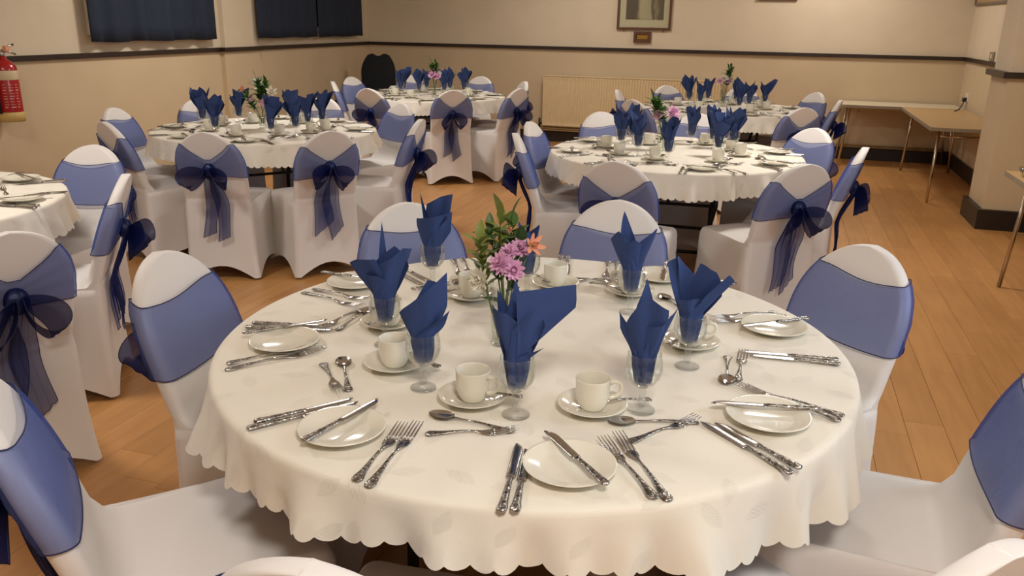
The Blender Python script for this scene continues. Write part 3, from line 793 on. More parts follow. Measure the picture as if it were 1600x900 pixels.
def put(kind, a, b_, label, cat, group, near, z=0, tilt=0):
    """cutlery lying from handle end a to tip b_"""
    ax, ay = a; bx, by = b_; r = math.atan2(by - ay, bx - ax) - PI / 2
    me, h, f = ME[kind]
    o = obj(kind, me if near else f, None, ((ax + bx) / 2, (ay + by) / 2, ZT + z), (tilt, 0, r))
    o.rotation_mode = 'XYZ'
    if near: obj('handle', h, o)['label'] = 'engraved fancy handle'
    return tag(o, label, cat, group)
def put_cup(x, y, az, label, group, near):
    o = obj('coffee_cup', ME_CUP if near else ME_CUPF, None, (x, y, ZT + .0058), (0, 0, math.radians(az)))
    if near: obj('handle', ME_CH, o)
    return tag(o, label, 'cup', group)
def put_glass(x, y, label, group, near):
    o = obj('wine_glass', ME_BOWL if near else ME_GF, None, (x, y, ZT))
    if near: obj('stem', ME_STEM, o); obj('foot', ME_FOOT, o)
    return tag(o, label, 'glass', group)

def setting(tb, A, near, P):
    """one place: P gives world positions for the pieces"""
    nm = TABLES[tb][1]; at = '%s place of the %s' % (SEAT[A], nm)
    g = ' on the ' + nm
    put('dinner_fork', *P['fa'], 'larger fork of the pair, ' + at, 'fork', 'dinner forks' + g, near)
    put('starter_fork', *P['fb'], 'smaller fork of the pair, ' + at, 'fork', 'starter forks' + g, near, .003)
    put('table_knife', *P['ka'], 'longer knife of the pair, ' + at, 'knife', 'table knives' + g, near)
    put('starter_knife', *P['kb'], 'shorter knife of the pair, ' + at, 'knife', 'starter knives' + g, near, .0005)
    put('dessert_spoon', *P['ds'], 'dessert spoon laid crosswise, ' + at, 'spoon', 'dessert spoons' + g, near)
    put('dessert_fork', *P['df'], 'dessert fork laid crosswise, ' + at, 'fork', 'dessert forks' + g, near, P.get('dfz', 0))
    x, y = P['pl']
    tag(obj('side_plate', ME_PL, None, (x, y, ZT)), 'ivory side plate under a butter knife, ' + at, 'plate', 'side plates' + g)
    put('butter_knife', *P['bk'], 'butter knife lying across the side plate, ' + at, 'knife', 'butter knives' + g, near, .0165)
    x, y = P['sa']
    tag(obj('saucer', ME_SA, None, (x, y, ZT)), 'ivory saucer under a coffee cup, ' + at, 'saucer', 'saucers' + g)
    put_cup(x, y, P['ch'], 'ivory coffee cup on a saucer, ' + at, 'coffee cups' + g, near)
    put('teaspoon', *P['ts'], 'teaspoon resting on a saucer, ' + at, 'spoon', 'teaspoons' + g, near, .0155)
    x, y = P['gl']
    put_glass(x, y, 'stemmed wine glass holding a navy napkin, ' + at, 'wine glasses' + g, near)
    n = obj('napkin', P['nm'], None, (x, y, ZT), (0, 0, P.get('nr', 0)))
    tag(n, P.get('nl', 'navy napkin in a wine glass') + ', ' + at, 'napkin', 'navy napkins' + g)

# the front table, place by place (metres from the table's centre)
MAIN = {
 270: dict(fa=((-.071, -.75), (-.081, -.515)), fb=((-.098, -.743), (-.105, -.533)), ka=((.163, -.75), (.127, -.528)), kb=((.184, -.744), (.148, -.543)), ds=((.101, -.482), (-.078, -.467)), df=((-.055, -.545), (.111, -.478)),
    pl=(-.204, -.591), bk=((-.237, -.675), (-.184, -.474)), sa=(-.019, -.379), ch=-10, ts=((.075, -.36), (-.04, -.385)), gl=(.083, -.409), nm=ME_N['horn'], nl='navy napkin with one long horn'),
 315: dict(fa=((.416, -.632), (.288, -.425)), fb=((.392, -.634), (.268, -.462)), ka=((.608, -.478), (.44, -.322)), kb=((.622, -.454), (.468, -.32)), ds=((.434, -.325), (.265, -.387)), df=((.318, -.45), (.43, -.31)),
    pl=(.235, -.585), bk=((.313, -.646), (.168, -.49)), sa=(.222, -.337), ch=20, ts=((.335, -.285), (.215, -.345)), gl=(.317, -.306), nm=ME_N['bud'], nl='tall layered navy napkin'),
 0: dict(fa=((.712, -.20), (.488, -.122)), fb=((.70, -.23), (.515, -.14)), ka=((.716, .104), (.492, .084)), kb=((.72, .075), (.516, .064)), ds=((.468, .04), (.475, -.125)), df=((.497, -.10), (.502, .075)), dfz=.002,
    pl=(.563, -.269), bk=((.655, -.225), (.452, -.264)), sa=(.375, .085), ch=10, ts=((.33, .03), (.39, .14)), gl=(.382, -.046), nm=ME_N['drape'], nl='navy napkin drooping low on one side'),
 45: dict(fa=((.60, .40), (.41, .26)), fb=((.575, .405), (.40, .29)), ka=((.455, .64), (.30, .475)), kb=((.43, .65), (.29, .5)), ds=((.35, .30), (.255, .45)), df=((.27, .44), (.375, .31)), dfz=.002,
    pl=(.569, .263), bk=((.657, .338), (.485, .214)), sa=(.169, .435), ch=170, ts=((.05, .45), (.165, .40)), gl=(.195, .279), nm=ME_N['spear'], nl='upright navy napkin opening in three points'),
 90: dict(fa=((.045, .755), (.08, .522)), fb=((.075, .745), (.105, .54)), ka=((-.115, .755), (-.065, .535)), kb=((-.09, .75), (-.045, .548)), ds=((-.04, .527), (.13, .51)), df=((.12, .545), (-.05, .49)), dfz=.002,
    pl=(.233, .612), bk=((.232, .745), (.248, .535)), sa=(-.052, .431), ch=130, ts=((-.15, .49), (-.06, .40)), gl=(-.113, .338), nm=ME_N['short'], nl='low navy napkin half hidden behind the flowers'),
 135: dict(fa=((-.44, .60), (-.33, .39)), fb=((-.412, .61), (-.315, .425)), ka=((-.60, .44), (-.42, .30)), kb=((-.575, .46), (-.41, .335)), ds=((-.44, .26), (-.31, .39)), df=((-.30, .36), (-.42, .23)), dfz=.002,
    pl=(-.255, .60), bk=((-.33, .68), (-.19, .53)), sa=(-.249, .244), ch=190, ts=((-.33, .22), (-.22, .29)), gl=(-.395, .315), nm=ME_N['wrap'], nl='navy napkin rolled as a wide cone'),
 180: dict(fa=((-.715, .125), (-.492, .06)), fb=((-.70, .155), (-.495, .112)), ka=((-.70, -.175), (-.478, -.122)), kb=((-.70, -.145), (-.50, -.095)), ds=((-.475, -.115), (-.468, .065)), df=((-.49, .045), (-.52, -.13)), dfz=.002,
    pl=(-.606, .238), bk=((-.72, .262), (-.535, .255)), sa=(-.37, -.036), ch=-60, ts=((-.41, -.085), (-.31, -.0)), gl=(-.322, -.155), nm=ME_N['ruffle'], nl='navy napkin ruffled round a thin spike'),
 225: dict(fa=((-.585, -.412), (-.44, -.238)), fb=((-.604, -.39), (-.462, -.230)), ka=((-.378, -.64), (-.232, -.47)), kb=((-.384, -.617), (-.246, -.455)), ds=((-.27, -.44), (-.385, -.255)), df=((-.40, -.315), (-.29, -.443)), dfz=.002,
    pl=(-.546, -.239), bk=((-.655, -.25), (-.508, -.10)), sa=(-.244, -.271), ch=30, ts=((-.135, -.275), (-.255, -.225)), gl=(-.14, -.352), nm=ME_N['sail'], nl='broad sail-shaped navy napkin')}
for A, P in MAIN.items(): setting('main', A, True, P)
# the other tables share the same layout, each place turned about its table
def template(tb, A, r, first):
    cx, cy = TABLES[tb][0]; j = lambda s: r.uniform(-s, s)
    a0 = math.radians(A + j(4)); 
    def W(u, v):  # u: to the diner's right, v: distance outward from the table's centre
        ox, oy = math.cos(a0), math.sin(a0); tx, ty = -oy, ox
        return (cx + ox * v + tx * u, cy + oy * v + ty * u)
    def pair(u, v, ang, L):
        ang = math.radians(ang + j(7)); du, dv = math.sin(ang) * L / 2, -math.cos(ang) * L / 2
        u += j(.012); v += j(.015)
        return (W(u - du, v - dv), W(u + du, v + dv))
    P = {}
    P['fa'] = pair(-.125, .635, -4, .235); P['fb'] = pair(-.155, .635, -4, .21)
    P['ka'] = pair(.13, .64, -2, .226); P['kb'] = pair(.155, .64, -2, .204)
    P['ds'] = pair(0, .475, -86, .18); P['df'] = pair(0, .512, 80, .178); P['dfz'] = .001
    P['pl'] = W(-.255 + j(.012), .575); P['bk'] = pair(-.255, .58, r.uniform(-60, 30), .21)
    P['sa'] = W(-.03 + j(.06), .375 + j(.025)); P['ch'] = r.uniform(0, 360)
    sx, sy = P['sa']; q = math.radians(r.uniform(0, 360)); d = Vector((math.cos(q), math.sin(q))); o = Vector((-d.y, d.x)) * .05
    P['ts'] = ((sx + o.x - d.x * .055, sy + o.y - d.y * .055), (sx + o.x + d.x * .055, sy + o.y + d.y * .055))
    P['gl'] = W(.115 + j(.02), .385 + j(.03)); P['nm'] = FARN[r.randrange(6)]; P['nr'] = r.uniform(0, 6.28)
    return P
SEEN = {
    't2': {270: (.006, -.401), 315: (.26, -.10), 0: (.33, .19), 45: (.202, .26), 90: (.06, .36), 135: (-.30, .25), 180: (-.33, -.02), 225: (-.19, -.24)},
    't3': {270: (.274, -.36), 225: (-.094, -.43), 180: (-.45, -.08), 135: (-.31, .14), 90: (.02, .30), 45: (.33, .19), 0: (.30, .05), 315: (.354, -.195)},
    't4': {180: (-.334, .05), 135: (-.14, .2), 90: (.105, .25), 45: (.22, .42), 225: (-.30, -.10), 270: (-.08, -.14), 315: (.16, -.05), 0: (.28, .2)},
    't5': {135: (-.384, .30), 180: (-.36, .1), 225: (-.24, -.1), 90: (-.2, .32), 45: (.06, .34), 315: (.2, -.12), 0: (.33, .14), 270: (.12, -.3)}}
for q, tb in enumerate(('t2', 't3', 't4', 't5')):
    r = random.Random(50 + q); cx, cy = TABLES[tb][0]
    for A in range(0, 360, 45):
        P = template(tb, A, r, False); g = SEEN[tb][A]; P['gl'] = (cx + g[0], cy + g[1])
        d = Vector(P['sa']) - Vector(P['gl'])
        if d.length < .104:                       # the saucer stands clear of the glass foot
            d = d.normalized() * .104; n = (P['gl'][0] + d.x, P['gl'][1] + d.y); m = (n[0] - P['sa'][0], n[1] - P['sa'][1])
            P['sa'] = n; P['ts'] = tuple((a + m[0], b_ + m[1]) for a, b_ in P['ts'])
        setting(tb, A, False, P)
r = random.Random(77)
for A in (0, 45, 90, 315): setting('t6', A, False, template('t6', A, r, False))

# ------------------------------------------------------------------ vases and flowers
def leaf_mesh(name, L, w, m, bend=.25):
    G = []
    for i in range(7):
        t = i / 6; ww = w * math.sin(PI * min(1, t * .96 + .03)) ** .8
        G.append([(s * ww, L * t, -bend * L * t * t + (.25 * ww * abs(s) if s else 0)) for s in (-1, 0, 1)])
    return B().grid(G).mesh(name, m)
def petal_mesh(L, w, m, cup=.4):
    G = []
    for i in range(5):
        t = i / 4; ww = w * (math.sin(PI * (.12 + .8 * t)) ** .7)
        G.append([(s * ww, L * t, cup * L * (t * t - .25 * t) + .3 * ww * abs(s)) for s in (-1, 0, 1)])
    return B().grid(G).mesh('petal', m)
def aim(o, d, roll=0):
    d = Vector(d).normalized(); o.rotation_mode = 'QUATERNION'
    o.rotation_quaternion = d.to_track_quat('Z', 'Y') @ Vector((0, 0, 1)).rotation_difference(Vector((0, 0, 1)))
PET = {k: [petal_mesh(l, w, M[k], c) for l, w, c in ((.03, .0055, .15), (.022, .005, .5), (.014, .004, 1.1))] for k in ('pink', 'palepink', 'whitepet', 'orange')}
LEAF = {k: leaf_mesh('leaf', .045, .010, M[k]) for k in ('leaf', 'leaf2', 'leaf3')}
BIGLEAF = leaf_mesh('leaf', .085, .019, M['leaf2'], .2)
def head_joined(kind, full, seed):
    r = random.Random(seed); b = B()
    rings = [(0, 13, 8), (1, 11, 30), (2, 8, 58)] if full else [(0, 6, 35), (1, 4, 60)]
    for k, n, el in rings:
        me = PET[kind][k]
        for i in range(n):
            a = 2 * PI * (i + .5 * k) / n + r.uniform(-.15, .15)
            Mx = Matrix.Rotation(a, 4, 'Z') @ Matrix.Rotation(math.radians(el + r.uniform(-8, 8)), 4, 'X')
            b.add([tuple(Mx @ v.co) for v in me.vertices], [tuple(p.vertices) for p in me.polygons])
    return b
def flower(kind, base, head, dirn, label, near, full=True, seed=1, scale=1, bloom='chrysanthemum', cat='flower', group=None):
    base, head = Vector(base), Vector(head)
    e = bpy.data.objects.new(bloom, None); COL.objects.link(e); e.location = base; e.empty_display_size = .02
    mid = (base + head) / 2 + Vector((0, 0, .01)); h = head - base
    pts = [Vector((0, 0, 0)), (mid - base) * .6, (mid - base), h - Vector(dirn).normalized() * .004]
    obj('stem', B().tube(pts, [.0022, .002, .002, .0018], 6).mesh('stem', M['stem']), e)
    if near:
        c = obj('flower_head', B().lathe([(0, -.006), (.006, -.004), (.008, 0), (.004, .004), (0, .005)], 12).mesh('flower_head', M['leaf3']), e, h)
        c.scale = (scale,) * 3; aim(c, dirn); r = random.Random(seed)
        rings = [(0, 14, 6), (0, 12, 24), (1, 11, 42), (2, 8, 62)] if full else [(0, 6, 30), (1, 5, 60)]
        for q, (k, n, el) in enumerate(rings):
            for i in range(n):
                p = obj('petal', PET[kind][k], c, (0, 0, .001 * q), (math.radians(el + r.uniform(-9, 9)), 0, 2 * PI * (i + .5 * q) / n + r.uniform(-.15, .15)))
    else:
        c = obj('flower_head', head_joined(kind, full, seed).mesh('flower_head', M[kind]), e, h); c.scale = (scale,) * 3; aim(c, dirn)
    return tag(e, label, cat, group)
def sprig(lm, base, top, label, near, n=9, seed=1, size=1, cat='foliage', group=None):
    base, top = Vector(base), Vector(top); r = random.Random(seed)
    e = bpy.data.objects.new('leafy_sprig', None); COL.objects.link(e); e.location = base; e.empty_display_size = .02
    h = top - base; bow = Vector((r.uniform(-.01, .01), r.uniform(-.01, .01), .0))
    P = lambda t: h * t + bow * math.sin(PI * t)
    obj('stem', B().tube([P(t) for t in (0, .3, .6, .85, 1)], [.0022, .0019, .0016, .0013, .0008], 6).mesh('stem', M['stem']), e)
    if not near: jb = B()
    for i in range(n):
        t = .52 + .48 * i / (n - 1); a = i * 2.4 + seed; el = math.radians(r.uniform(20, 62) if i < n - 1 else 85)
        Mx = Matrix.Rotation(a, 4, 'Z') @ Matrix.Rotation(el, 4, 'X')
        s = size * r.uniform(.75, 1.15)
        if near:
            l = obj('leaf', lm, e, P(t), (el, 0, a)); l.scale = (s,) * 3
        else:
            jb.add([tuple(P(t) + (Mx @ (v.co * s))) for v in lm.vertices], [tuple(p.vertices) for p in lm.polygons])
    if not near: obj('foliage', jb.mesh('foliage', M['leaf']), e)
    return tag(e, label, cat, group)
VASE = [(0, .001), (.0215, .001), (.0225, .003), (.023, .012), (.0245, .07), (.0268, .15), (.0262, .1508), (.0256, .15), (.0235, .07), (.0218, .016), (0, .014)]
def vase(x, y, nm, near):
    v = obj('bud_vase', B().lathe(VASE, 32).mesh('bud_vase', M['glass']), None, (x, y, ZT))
    obj('water', B().lathe([(0, .0145), (.0212, .0165), (.0228, .072), (.0222, .0735), (0, .0735)], 28).mesh('water', M['water']), v)['label'] = 'clear water filling the lower half'
    return tag(v, 'slim clear glass bud vase of flowers on the ' + nm, 'vase', 'bud vases')
VX, VY = -.062, -.06
vase(VX, VY, 'front table', True)
rx, ry = math.cos(YAW), math.sin(YAW); fx, fy = -ry, rx          # across and away along the view, used to lay the bunch out
def V3(a, d, z): return (VX + rx * a + fx * d, VY + ry * a + fy * d, ZT + z)
def vb(k): return V3(.012 * math.cos(k * 2.1), .012 * math.sin(k * 2.1), .02)
cd = (.35, -.85, .5)
FG = 'flowers in the front table vase'
flower('pink', vb(0), V3(-.0, -.045, .215), (-.25, -.75, .55), 'pink chrysanthemum, lowest in the middle of the front bunch', True, seed=1, group=FG)
flower('pink', vb(1), V3(.028, -.04, .20), (.35, -.85, .3), 'pink chrysanthemum leaning to the pillar side, front bunch', True, seed=2, scale=.9, group=FG)
flower('pink', vb(2), V3(.042, .0, .238), (.3, -.5, .8), 'pink chrysanthemum behind the others in the front bunch', True, seed=3, scale=.95, group=FG)
flower('pink', vb(3), V3(.018, -.02, .235), (0, -.6, .8), 'pink chrysanthemum at the top of the front bunch', True, seed=4, scale=.8, group=FG)
flower('whitepet', vb(4), V3(-.045, -.05, .178), (-.5, -.8, .2), 'white flower drooping over the vase rim, front bunch', True, True, 5, 1.0, 'white_flower', group=FG)
flower('orange', vb(5), V3(.068, .0, .248), (.7, -.5, .4), 'orange lily-like bloom at the side of the front bunch', True, False, 6, 1.15, 'alstroemeria', group=FG)
flower('orange', vb(6), V3(.02, .03, .275), (.1, -.4, .8), 'small peach bud above the pink flowers, front bunch', True, False, 7, .55, 'alstroemeria', group=FG)
sprig(LEAF['leaf3'], vb(0), V3(-.005, .02, .305), 'tallest leafy sprig in the front table vase', True, 20, 1, 1.3, group='foliage in the front table vase')
sprig(LEAF['leaf'], vb(1), V3(.022, .03, .295), 'leafy sprig beside the tallest one in the front table vase', True, 18, 2, 1.3, group='foliage in the front table vase')
sprig(LEAF['leaf3'], vb(2), V3(-.052, .0, .255), 'bushy sprig leaning to the curtain side, front table vase', True, 26, 3, 1.05, group='foliage in the front table vase')
sprig(LEAF['leaf'], vb(3), V3(-.03, .03, .27), 'bushy upright sprig behind the white flower, front table vase', True, 20, 5, .95, group='foliage in the front table vase')
sprig(BIGLEAF, vb(5), V3(.045, .01, .24), 'broad-leaved sprig on the pillar side of the front table vase', True, 6, 4, .85, group='foliage in the front table vase')
sprig(BIGLEAF, vb(6), V3(.03, -.01, .165), 'low broad-leaved sprig at the vase rim, front table', True, 4, 8, .8, group='foliage in the front table vase')
def bunch(tb, dx, dy, spec, sprigs):
    cx, cy = TABLES[tb][0]; nm = TABLES[tb][1]; x, y = cx + dx, cy + dy
    vase(x, y, nm, False)
    P = lambda a, d, z: (x + rx * a * 1.15 + fx * d, y + ry * a * 1.15 + fy * d, ZT + z * 1.04 + (.036 if tb == 't2' else .008))
    for i, (kind, a, d, z, s, full, lb) in enumerate(spec):
        flower(kind, P(.01 * math.cos(i * 2), .01 * math.sin(i * 2), .02), P(a, d, z), (a * 8, -.7, .6), lb + ' on the ' + nm, False, full, i + 3, s * 1.55, 'alstroemeria' if not full else 'chrysanthemum', group='flowers on the ' + nm)
    for i, (k, a, d, z, lb) in enumerate(sprigs):
        sprig(LEAF[k], P(.008, 0, .02), P(a, d, z), lb + ' on the ' + nm, False, 26, i + 5, 1.45, group='foliage on the ' + nm)
bunch('t2', -.09, .04, [('palepink', -.03, -.02, .17, .9, True, 'pale pink bloom at the curtain side of the bunch'), ('whitepet', .0, -.01, .205, .8, True, 'cream bloom topping the bunch'), ('pink', .045, -.02, .185, 1.05, True, 'bigger pink bloom at the pillar side of the bunch'), ('pink', .055, -.02, .15, .8, True, 'low pink bloom at the pillar side of the bunch')],
      [('leaf', -.06, .0, .26, 'leafy sprig leaning to the curtain side'), ('leaf2', -.02, -.01, .2, 'dark short sprig'), ('leaf', -.03, .02, .245, 'taller leafy sprig')])
bunch('t3', -.06, .05, [('orange', -.095, 0, .235, .9, False, 'peach bud at the curtain side of the bunch'), ('palepink', -.045, -.02, .17, .9, False, 'pale pink lily low in the bunch'), ('pink', .03, -.02, .16, .8, True, 'pink bloom low in the bunch'), ('whitepet', .07, -.01, .22, 1.2, False, 'white lily at the pillar side of the bunch')],
      [('leaf', -.02, 0, .31, 'tall leafy sprig in the middle'), ('leaf', .03, .02, .29, 'leafy sprig behind the lily'), ('leaf2', -.08, .0, .19, 'low sprig at the curtain side'), ('leaf2', .0, .01, .27, 'dark leafy sprig')])
bunch('t4', .2, -.42, [('pink', -.012, -.02, .215, 1.0, True, 'pink bloom at the curtain side of the bunch'), ('pink', .025, -.02, .2, .95, True, 'pink bloom at the pillar side of the bunch'), ('whitepet', .04, .02, .225, .7, True, 'white bloom peeping out behind')],
      [('leaf2', -.02, 0, .31, 'dark leafy sprig'), ('leaf', .015, .02, .31, 'leafy sprig')])
bunch('t5', -.054, .147, [('palepink', -.035, -.02, .215, 1.0, True, 'pale pink bloom at the curtain side of the bunch'), ('whitepet', .0, -.02, .24, .9, True, 'cream bloom in the middle of the bunch'), ('pink', .03, .0, .22, .8, True, 'pink bloom at the pillar side of the bunch')],
      [('leaf', .03, 0, .31, 'leafy sprig'), ('leaf', .05, .02, .33, 'taller leafy sprig')])

# ------------------------------------------------------------------ things along the walls
# fire extinguisher on the curtain wall
ex = bpy.data.objects.new('fire_extinguisher', None); COL.objects.link(ex); ex.location = (XL + .115, 2.862, .755); ex.scale = (.93, .93, .97)
tag(ex, 'red fire extinguisher with cream band hung on the wall', 'fire extinguisher')
obj('body', B().lathe([(0, 0), (.088, 0), (.09, .07), (.09, .36), (.084, .39), (.06, .42), (.032, .435), (.028, .455), (0, .456)], 40).mesh('body', M['red']), ex)
obj('foot_ring', B().lathe([(.0, -.004), (.094, -.004), (.096, .06), (.0905, .066), (.088, .06)], 40).mesh('foot_ring', M['yellowed']), ex)
obj('label_band', B().lathe([(.0905, .295), (.0915, .297), (.0915, .358), (.0905, .36)], 40).mesh('label_band', M['cream_label']), ex)['label'] = 'cream printed band'
b = B()
for k in range(9):
    for a0, a1 in ((-62, -42), (-36, -12), (-6, 12)):
        r = random.Random(k * 7 + a0); a1 -= r.uniform(0, 8); z = .1 + k * .02; w = .003 + .003 * (k % 3 == 0)
        G = [[(.0908 * math.cos(math.radians(a)), .0908 * math.sin(math.radians(a)), zz) for a in np.linspace(a0, a1, 6)] for zz in (z, z + w)]
        b.grid(G)
obj('print', b.mesh('print', M['print']), ex)['label'] = 'small pale printed lines'
obj('valve', B().lathe([(0, .45), (.022, .45), (.024, .48), (.014, .5), (0, .505)], 20).mesh('valve', M['steel']), ex)
obj('lever', B().tube([(0, 0, .495), (.02, .03, .52), (.03, .09, .54)], .008).tube([(0, 0, .485), (.02, .04, .49), (.03, .10, .47)], .007).mesh('lever', M['steel']), ex)
obj('hose', B().tube([(0, -.02, .48), (.01, -.09, .46), (.02, -.115, .38), (.02, -.11, .2), (.02, -.105, .06)], .011).mesh('hose', M['black']), ex)
obj('bracket', B().box((-.115, -.03, .3), (-.088, .03, .44)).mesh('bracket', M['black'], False), ex)
obj('tag', B().box((.02, .0, .495), (.05, .035, .53)).mesh('tag', M['orange'], False), ex)['label'] = 'orange safety tag'

# radiator
rd = bpy.data.objects.new('radiator', None); COL.objects.link(rd); rd.location = (0, YB - .006, 0)
tag(rd, 'long cream ribbed radiator below the framed picture', 'radiator')
x0, x1, z0, z1 = -2.315, -.12, .205, .83
prof = []; n = 62; step = (x1 - x0 - .06) / n; xs = [x0, x0 + .03]
for i in range(n):
    a = x0 + .03 + i * step
    prof += [(a + step * .12, -.0895), (a + step * .3, -.1), (a + step * .7, -.1), (a + step * .88, -.0895)]
line = [(x0, -.095)] + [(x0 + .022, -.1)] + prof + [(x1 - .022, -.1), (x1, -.095)]
G = [[(x, y + (.012 if k in (0, 5) else (.0)), z) for x, y in line] for k, z in enumerate((z0, z0 + .012, z0 + .05, z1 - .05, z1 - .012, z1))]
for k in (1, 4): G[k] = [(x, -.1, z) for x, y, z in G[k]]
b = B().grid(G); b.box((x0, -.088, z0), (x1, -.05, z1)); obj('panel', b.mesh('panel', M['rad'], False), rd)['label'] = 'pressed panel of vertical ribs'
obj('top_grille', boxme('top_grille', (x0 - .004, -.102, z1), (x1 + .004, -.03, z1 + .014), M['rad']), rd)
for xa in (x0 - .006, x1): obj('end_cap', boxme('end_cap', (xa, -.104, z0), (xa + .006, -.03, z1 + .014), M['rad']), rd)
for xa in (x0 + .3, (x0 + x1) / 2, x1 - .3): obj('bracket', boxme('bracket', (xa, -.05, z0 + .1), (xa + .04, 0, z1 - .1), M['rad']), rd)
obj('valve', B().tube([(x0 - .05, -.07, .16), (x0 - .05, -.07, .3)], .014).tube([(x0 - .05, -.07, .235), (x0, -.07, .235)], .01).mesh('valve', M['black']), rd)
for z, y, lb in ((.172, -.05, 'upper cream heating pipe running above the skirting'), (.152, -.062, 'lower cream heating pipe running above the skirting')):
    o = obj('heating_pipe', B().tube([(-4.7, YB + y, z), (XR - .1, YB + y, z)], .009).mesh('heating_pipe', M['pipe']))
    tag(o, lb, 'pipe', 'heating pipes on the back wall')
    for xa in (-4.0, -2.9, .2, 1.3, 2.2): obj('clip', boxme('clip', (xa, YB + y, z - .012), (xa + .02, YB, z + .012), M['pipe']), o)

# framed picture, its plaque and the second picture
def frame(name, label, x0, x1, z0, z1, fw, inner=None, mount=0):
    e = bpy.data.objects.new(name, None); COL.objects.link(e); e.location = ((x0 + x1) / 2, YB, (z0 + z1) / 2)
    w, h = (x1 - x0) / 2, (z1 - z0) / 2
    b = B(); b.box((-w, -.03, -h), (w, 0, -h + fw)); b.box((-w, -.03, h - fw), (w, 0, h)); b.box((-w, -.03, -h + fw), (-w + fw, 0, h - fw)); b.box((w - fw, -.03, -h + fw), (w, 0, h - fw))
    obj('frame', b.mesh('frame', M['wood'], False), e)
    return tag(e, label, 'picture' if name != 'wall_plaque' else 'plaque'), w, h
e, w, h = frame('framed_picture', 'wood framed picture with ivory mount above the radiator', -1.43, -.775, 1.41, 2.2, .028)
obj('mount', boxme('mount', (-w + .028, -.014, -h + .028), (w - .028, -.004, h - .028), M['mount']), e)
obj('print', boxme('print', (-w + .105, -.018, -h + .12), (w - .095, -.014, h - .12), M['photo']), e)['label'] = 'faded grey photograph print'
obj('pane', boxme('pane', (-w + .028, -.024, -h + .028), (w - .028, -.022, h - .028), M['glass']), e)
for s in (-1, 1): obj('screw', B().tube([(s * .24, -.01, -h - .02), (s * .24, -.01, -h)], .006).mesh('screw', M['brass']), e)
e, w, h = frame('wall_plaque', 'small wooden plaque with brass plate under the framed picture', -1.215, -1.005, 1.262, 1.39, .03)
obj('backing', boxme('backing', (-w + .03, -.015, -h + .03), (w - .03, 0, h - .03), M['wood']), e)
obj('brass_plate', boxme('brass_plate', (-w + .04, -.018, -h + .04), (w - .04, -.015, h - .04), M['brass']), e)
e, w, h = frame('framed_picture', 'frame whose lower edge just shows, above the radiator table', .195, .641, 1.767, 2.35, .028)
obj('mount', boxme('mount', (-w + .028, -.014, -h + .028), (w - .028, -.004, h - .028), M['mount']), e)
# notice board high in the alcove
nb = obj('notice_board', boxme('notice_board', (XR - .014, 7.13, 1.75), (XR, 8.67, 2.4), M['cork'])); tag(nb, 'grey framed notice board high on the alcove wall', 'notice board')
b = B(); b.box((XR - .025, 7.1, 1.728), (XR, 8.7, 1.752)); b.box((XR - .025, 7.1, 2.4), (XR, 8.7, 2.424)); b.box((XR - .025, 7.1, 1.752), (XR, 7.124, 2.4)); b.box((XR - .025, 8.676, 1.752), (XR, 8.7, 2.4))
obj('frame', b.mesh('frame', M['grey_frame'], False), nb)
sw = obj('wall_socket', boxme('wall_socket', (XR - .012, 7.45, 1.2), (XR, 7.62, 1.28), M['edge'])); tag(sw, 'pale square switch plate just over the alcove rail', 'switch')
obj('rocker', boxme('rocker', (XR - .016, 7.51, 1.22), (XR - .012, 7.56, 1.26), M['white_plastic']), sw)
so = obj('wall_socket', boxme('wall_socket', (XR - .012, 8.25, .745), (XR, 8.39, .83), M['white_plastic'])); tag(so, 'white power socket above the pale folding table', 'socket')
o = obj('plug_lead', B().box((XR - .05, 8.29, .745), (XR - .012, 8.335, .785)).tube([(XR - .03, 8.31, .75), (XR - .045, 8.3, .71), (XR - .07, 8.25, .682), (2.36, 8.0, .68), (2.30, 7.85, .68)], .005).mesh('plug_lead', M['black']))
tag(o, 'black plug and lead dangling from the socket', 'cable')

# folding tables in the alcove and the side table
def trestle(name, label, x0, x1, y0, y1, z, top, ax):
    e = bpy.data.objects.new(name, None); COL.objects.link(e); e.location = ((x0 + x1) / 2, (y0 + y1) / 2, 0); tag(e, label, 'table')
    w, d = (x1 - x0) / 2, (y1 - y0) / 2
    obj('table_top', boxme('table_top', (-w + .004, -d + .004, z - .026), (w - .004, d - .004, z), top), e)
    b = B(); b.box((-w, -d, z - .03), (w, -d + .004, z - .001)); b.box((-w, d - .004, z - .03), (w, d, z - .001)); b.box((-w, -d + .004, z - .03), (-w + .004, d - .004, z - .001)); b.box((w - .004, -d + .004, z - .03), (w, d - .004, z - .001))
    obj('edging', b.mesh('edging', M['edge'], False), e)
    for sx in (-1, 1):
        for sy in (-1, 1):
            ti = (sx * (w - .1), sy * (d - .16), z - .028); bo = (sx * (w - .075), sy * (d - .06), .005) if ax == 'y' else (sx * (w - .04), sy * (d - .04), .005)
            if ax == 'x': ti = (sx * (w - .1), sy * (d - .1), z - .028)
            obj('leg', B().tube([ti, bo], .0125).mesh('leg', M['chrome']), e)
    for s in (-1, 1):
        p = [(-(w - .1), s * (d - .25), z - .1), (w - .1, s * (d - .25), z - .1)] if ax == 'y' else [(s * (w - .22), -(d - .09), z - .1), (s * (w - .22), d - .09, z - .1)]
        obj('crossbar', B().tube(p, .009).mesh('crossbar', M['chrome']), e)
    return e
trestle('folding_table', 'long pale-topped folding table along the alcove wall', 1.225, 2.45, 8.13, 8.715, .675, M['ltop'], 'x')
trestle('folding_table', 'beech-topped folding table standing behind the pillar', 1.83, 2.45, 6.18, 8.11, .675, M['btop'], 'y')
trestle('folding_table', 'folding table with chrome leg at the edge of view by the pillar', 1.86, 2.44, 2.0, 3.70, .70, M['btop'], 'y')
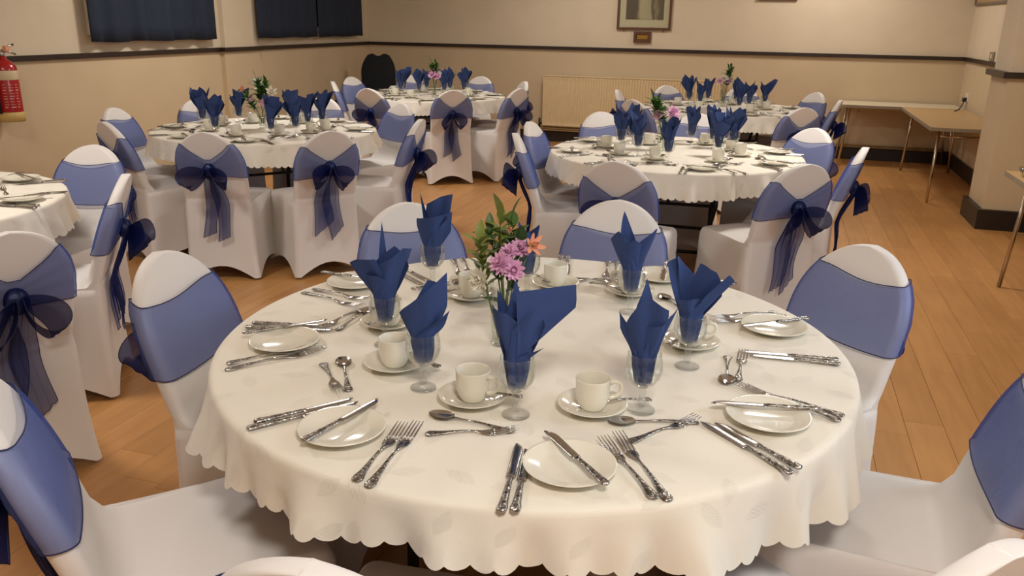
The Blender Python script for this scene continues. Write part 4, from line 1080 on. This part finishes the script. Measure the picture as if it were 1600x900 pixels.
bw = obj('sugar_bowl', B().lathe([(0, .002), (.03, .002), (.034, .004), (.05, .028), (.056, .05), (.0545, .051), (.048, .03), (.03, .008), (0, .006)], 32).mesh('sugar_bowl', M['steel']), None, (1.935, 3.50, .70))
tag(bw, 'small shiny metal bowl on the folding table by the pillar', 'bowl')
obj('sugar', B().lathe([(.0525, .044), (.04, .056), (.02, .064), (0, .066)], 24).mesh('sugar', M['sugar']), bw)['label'] = 'brown contents'

# black stacking chairs in the corner
def black_chair(z, label):
    e = bpy.data.objects.new('stacking_chair', None); COL.objects.link(e); e.location = (-4.22, 7.75, z); e.rotation_euler = (0, 0, math.radians(20)); tag(e, label, 'chair', 'stacked black chairs')
    # x across, y backwards
    G = []; n = 17
    for i in range(13):
        t = i / 12; row = []
        for j in range(n):
            s = j / (n - 1) * 2 - 1
            w = .215 * (1 - .38 * max(0, (t - .45) / .55) ** 2.2) * (1 - .22 * max(0, (.4 - t) / .4) ** 2)
            top = .88 - .03 * math.cos(s * PI * .8) ** 2 * (1 if abs(s) < .62 else 0) - .05 * max(0, abs(s) - .55) ** 1.2
            zz = .46 + (top - .46) * t
            row.append((s * w, .2 + .1 * t - .03 * (1 - s * s), zz))
        G.append(row)
    bb = B().grid(G); bb.grid([[(x, y + .03, z) for x, y, z in r][::-1] for r in G])
    rim = [G[0][j] for j in range(n)] + [G[i][n - 1] for i in range(1, 13)] + [G[12][j] for j in range(n - 2, -1, -1)] + [G[i][0] for i in range(11, -1, -1)]
    bb.grid([rim, [(x, y + .03, z) for x, y, z in rim]])
    obj('backrest', bb.mesh('backrest', M['blackfab']), e)
    sb = B(); sb.grid([[(x * k, y * k - .01, zz) for x, y in rr_loop(.2, .22, -.23, .2, .05, .05)[0]] for k, zz in ((.9, .405), (1, .415), (1, .45), (.93, .465), (.5, .468), (.01, .468))], 0, True)
    obj('seat', sb.mesh('seat', M['blackfab']), e)
    for s in (-1, 1):
        obj('leg', B().tube([(s * .22, -.2, .42), (s * .235, -.23, .01)], .011).mesh('leg', M['black']), e)
        obj('leg', B().tube([(s * .2, .25, .5), (s * .215, .2, .42), (s * .235, .26, .01)], .011).mesh('leg', M['black']), e)
black_chair(0, 'black stacking chair at the bottom of the corner stack')
black_chair(.095, 'black stacking chair in the middle of the corner stack')
black_chair(.19, 'topmost black stacking chair with dipped backrest in the corner')
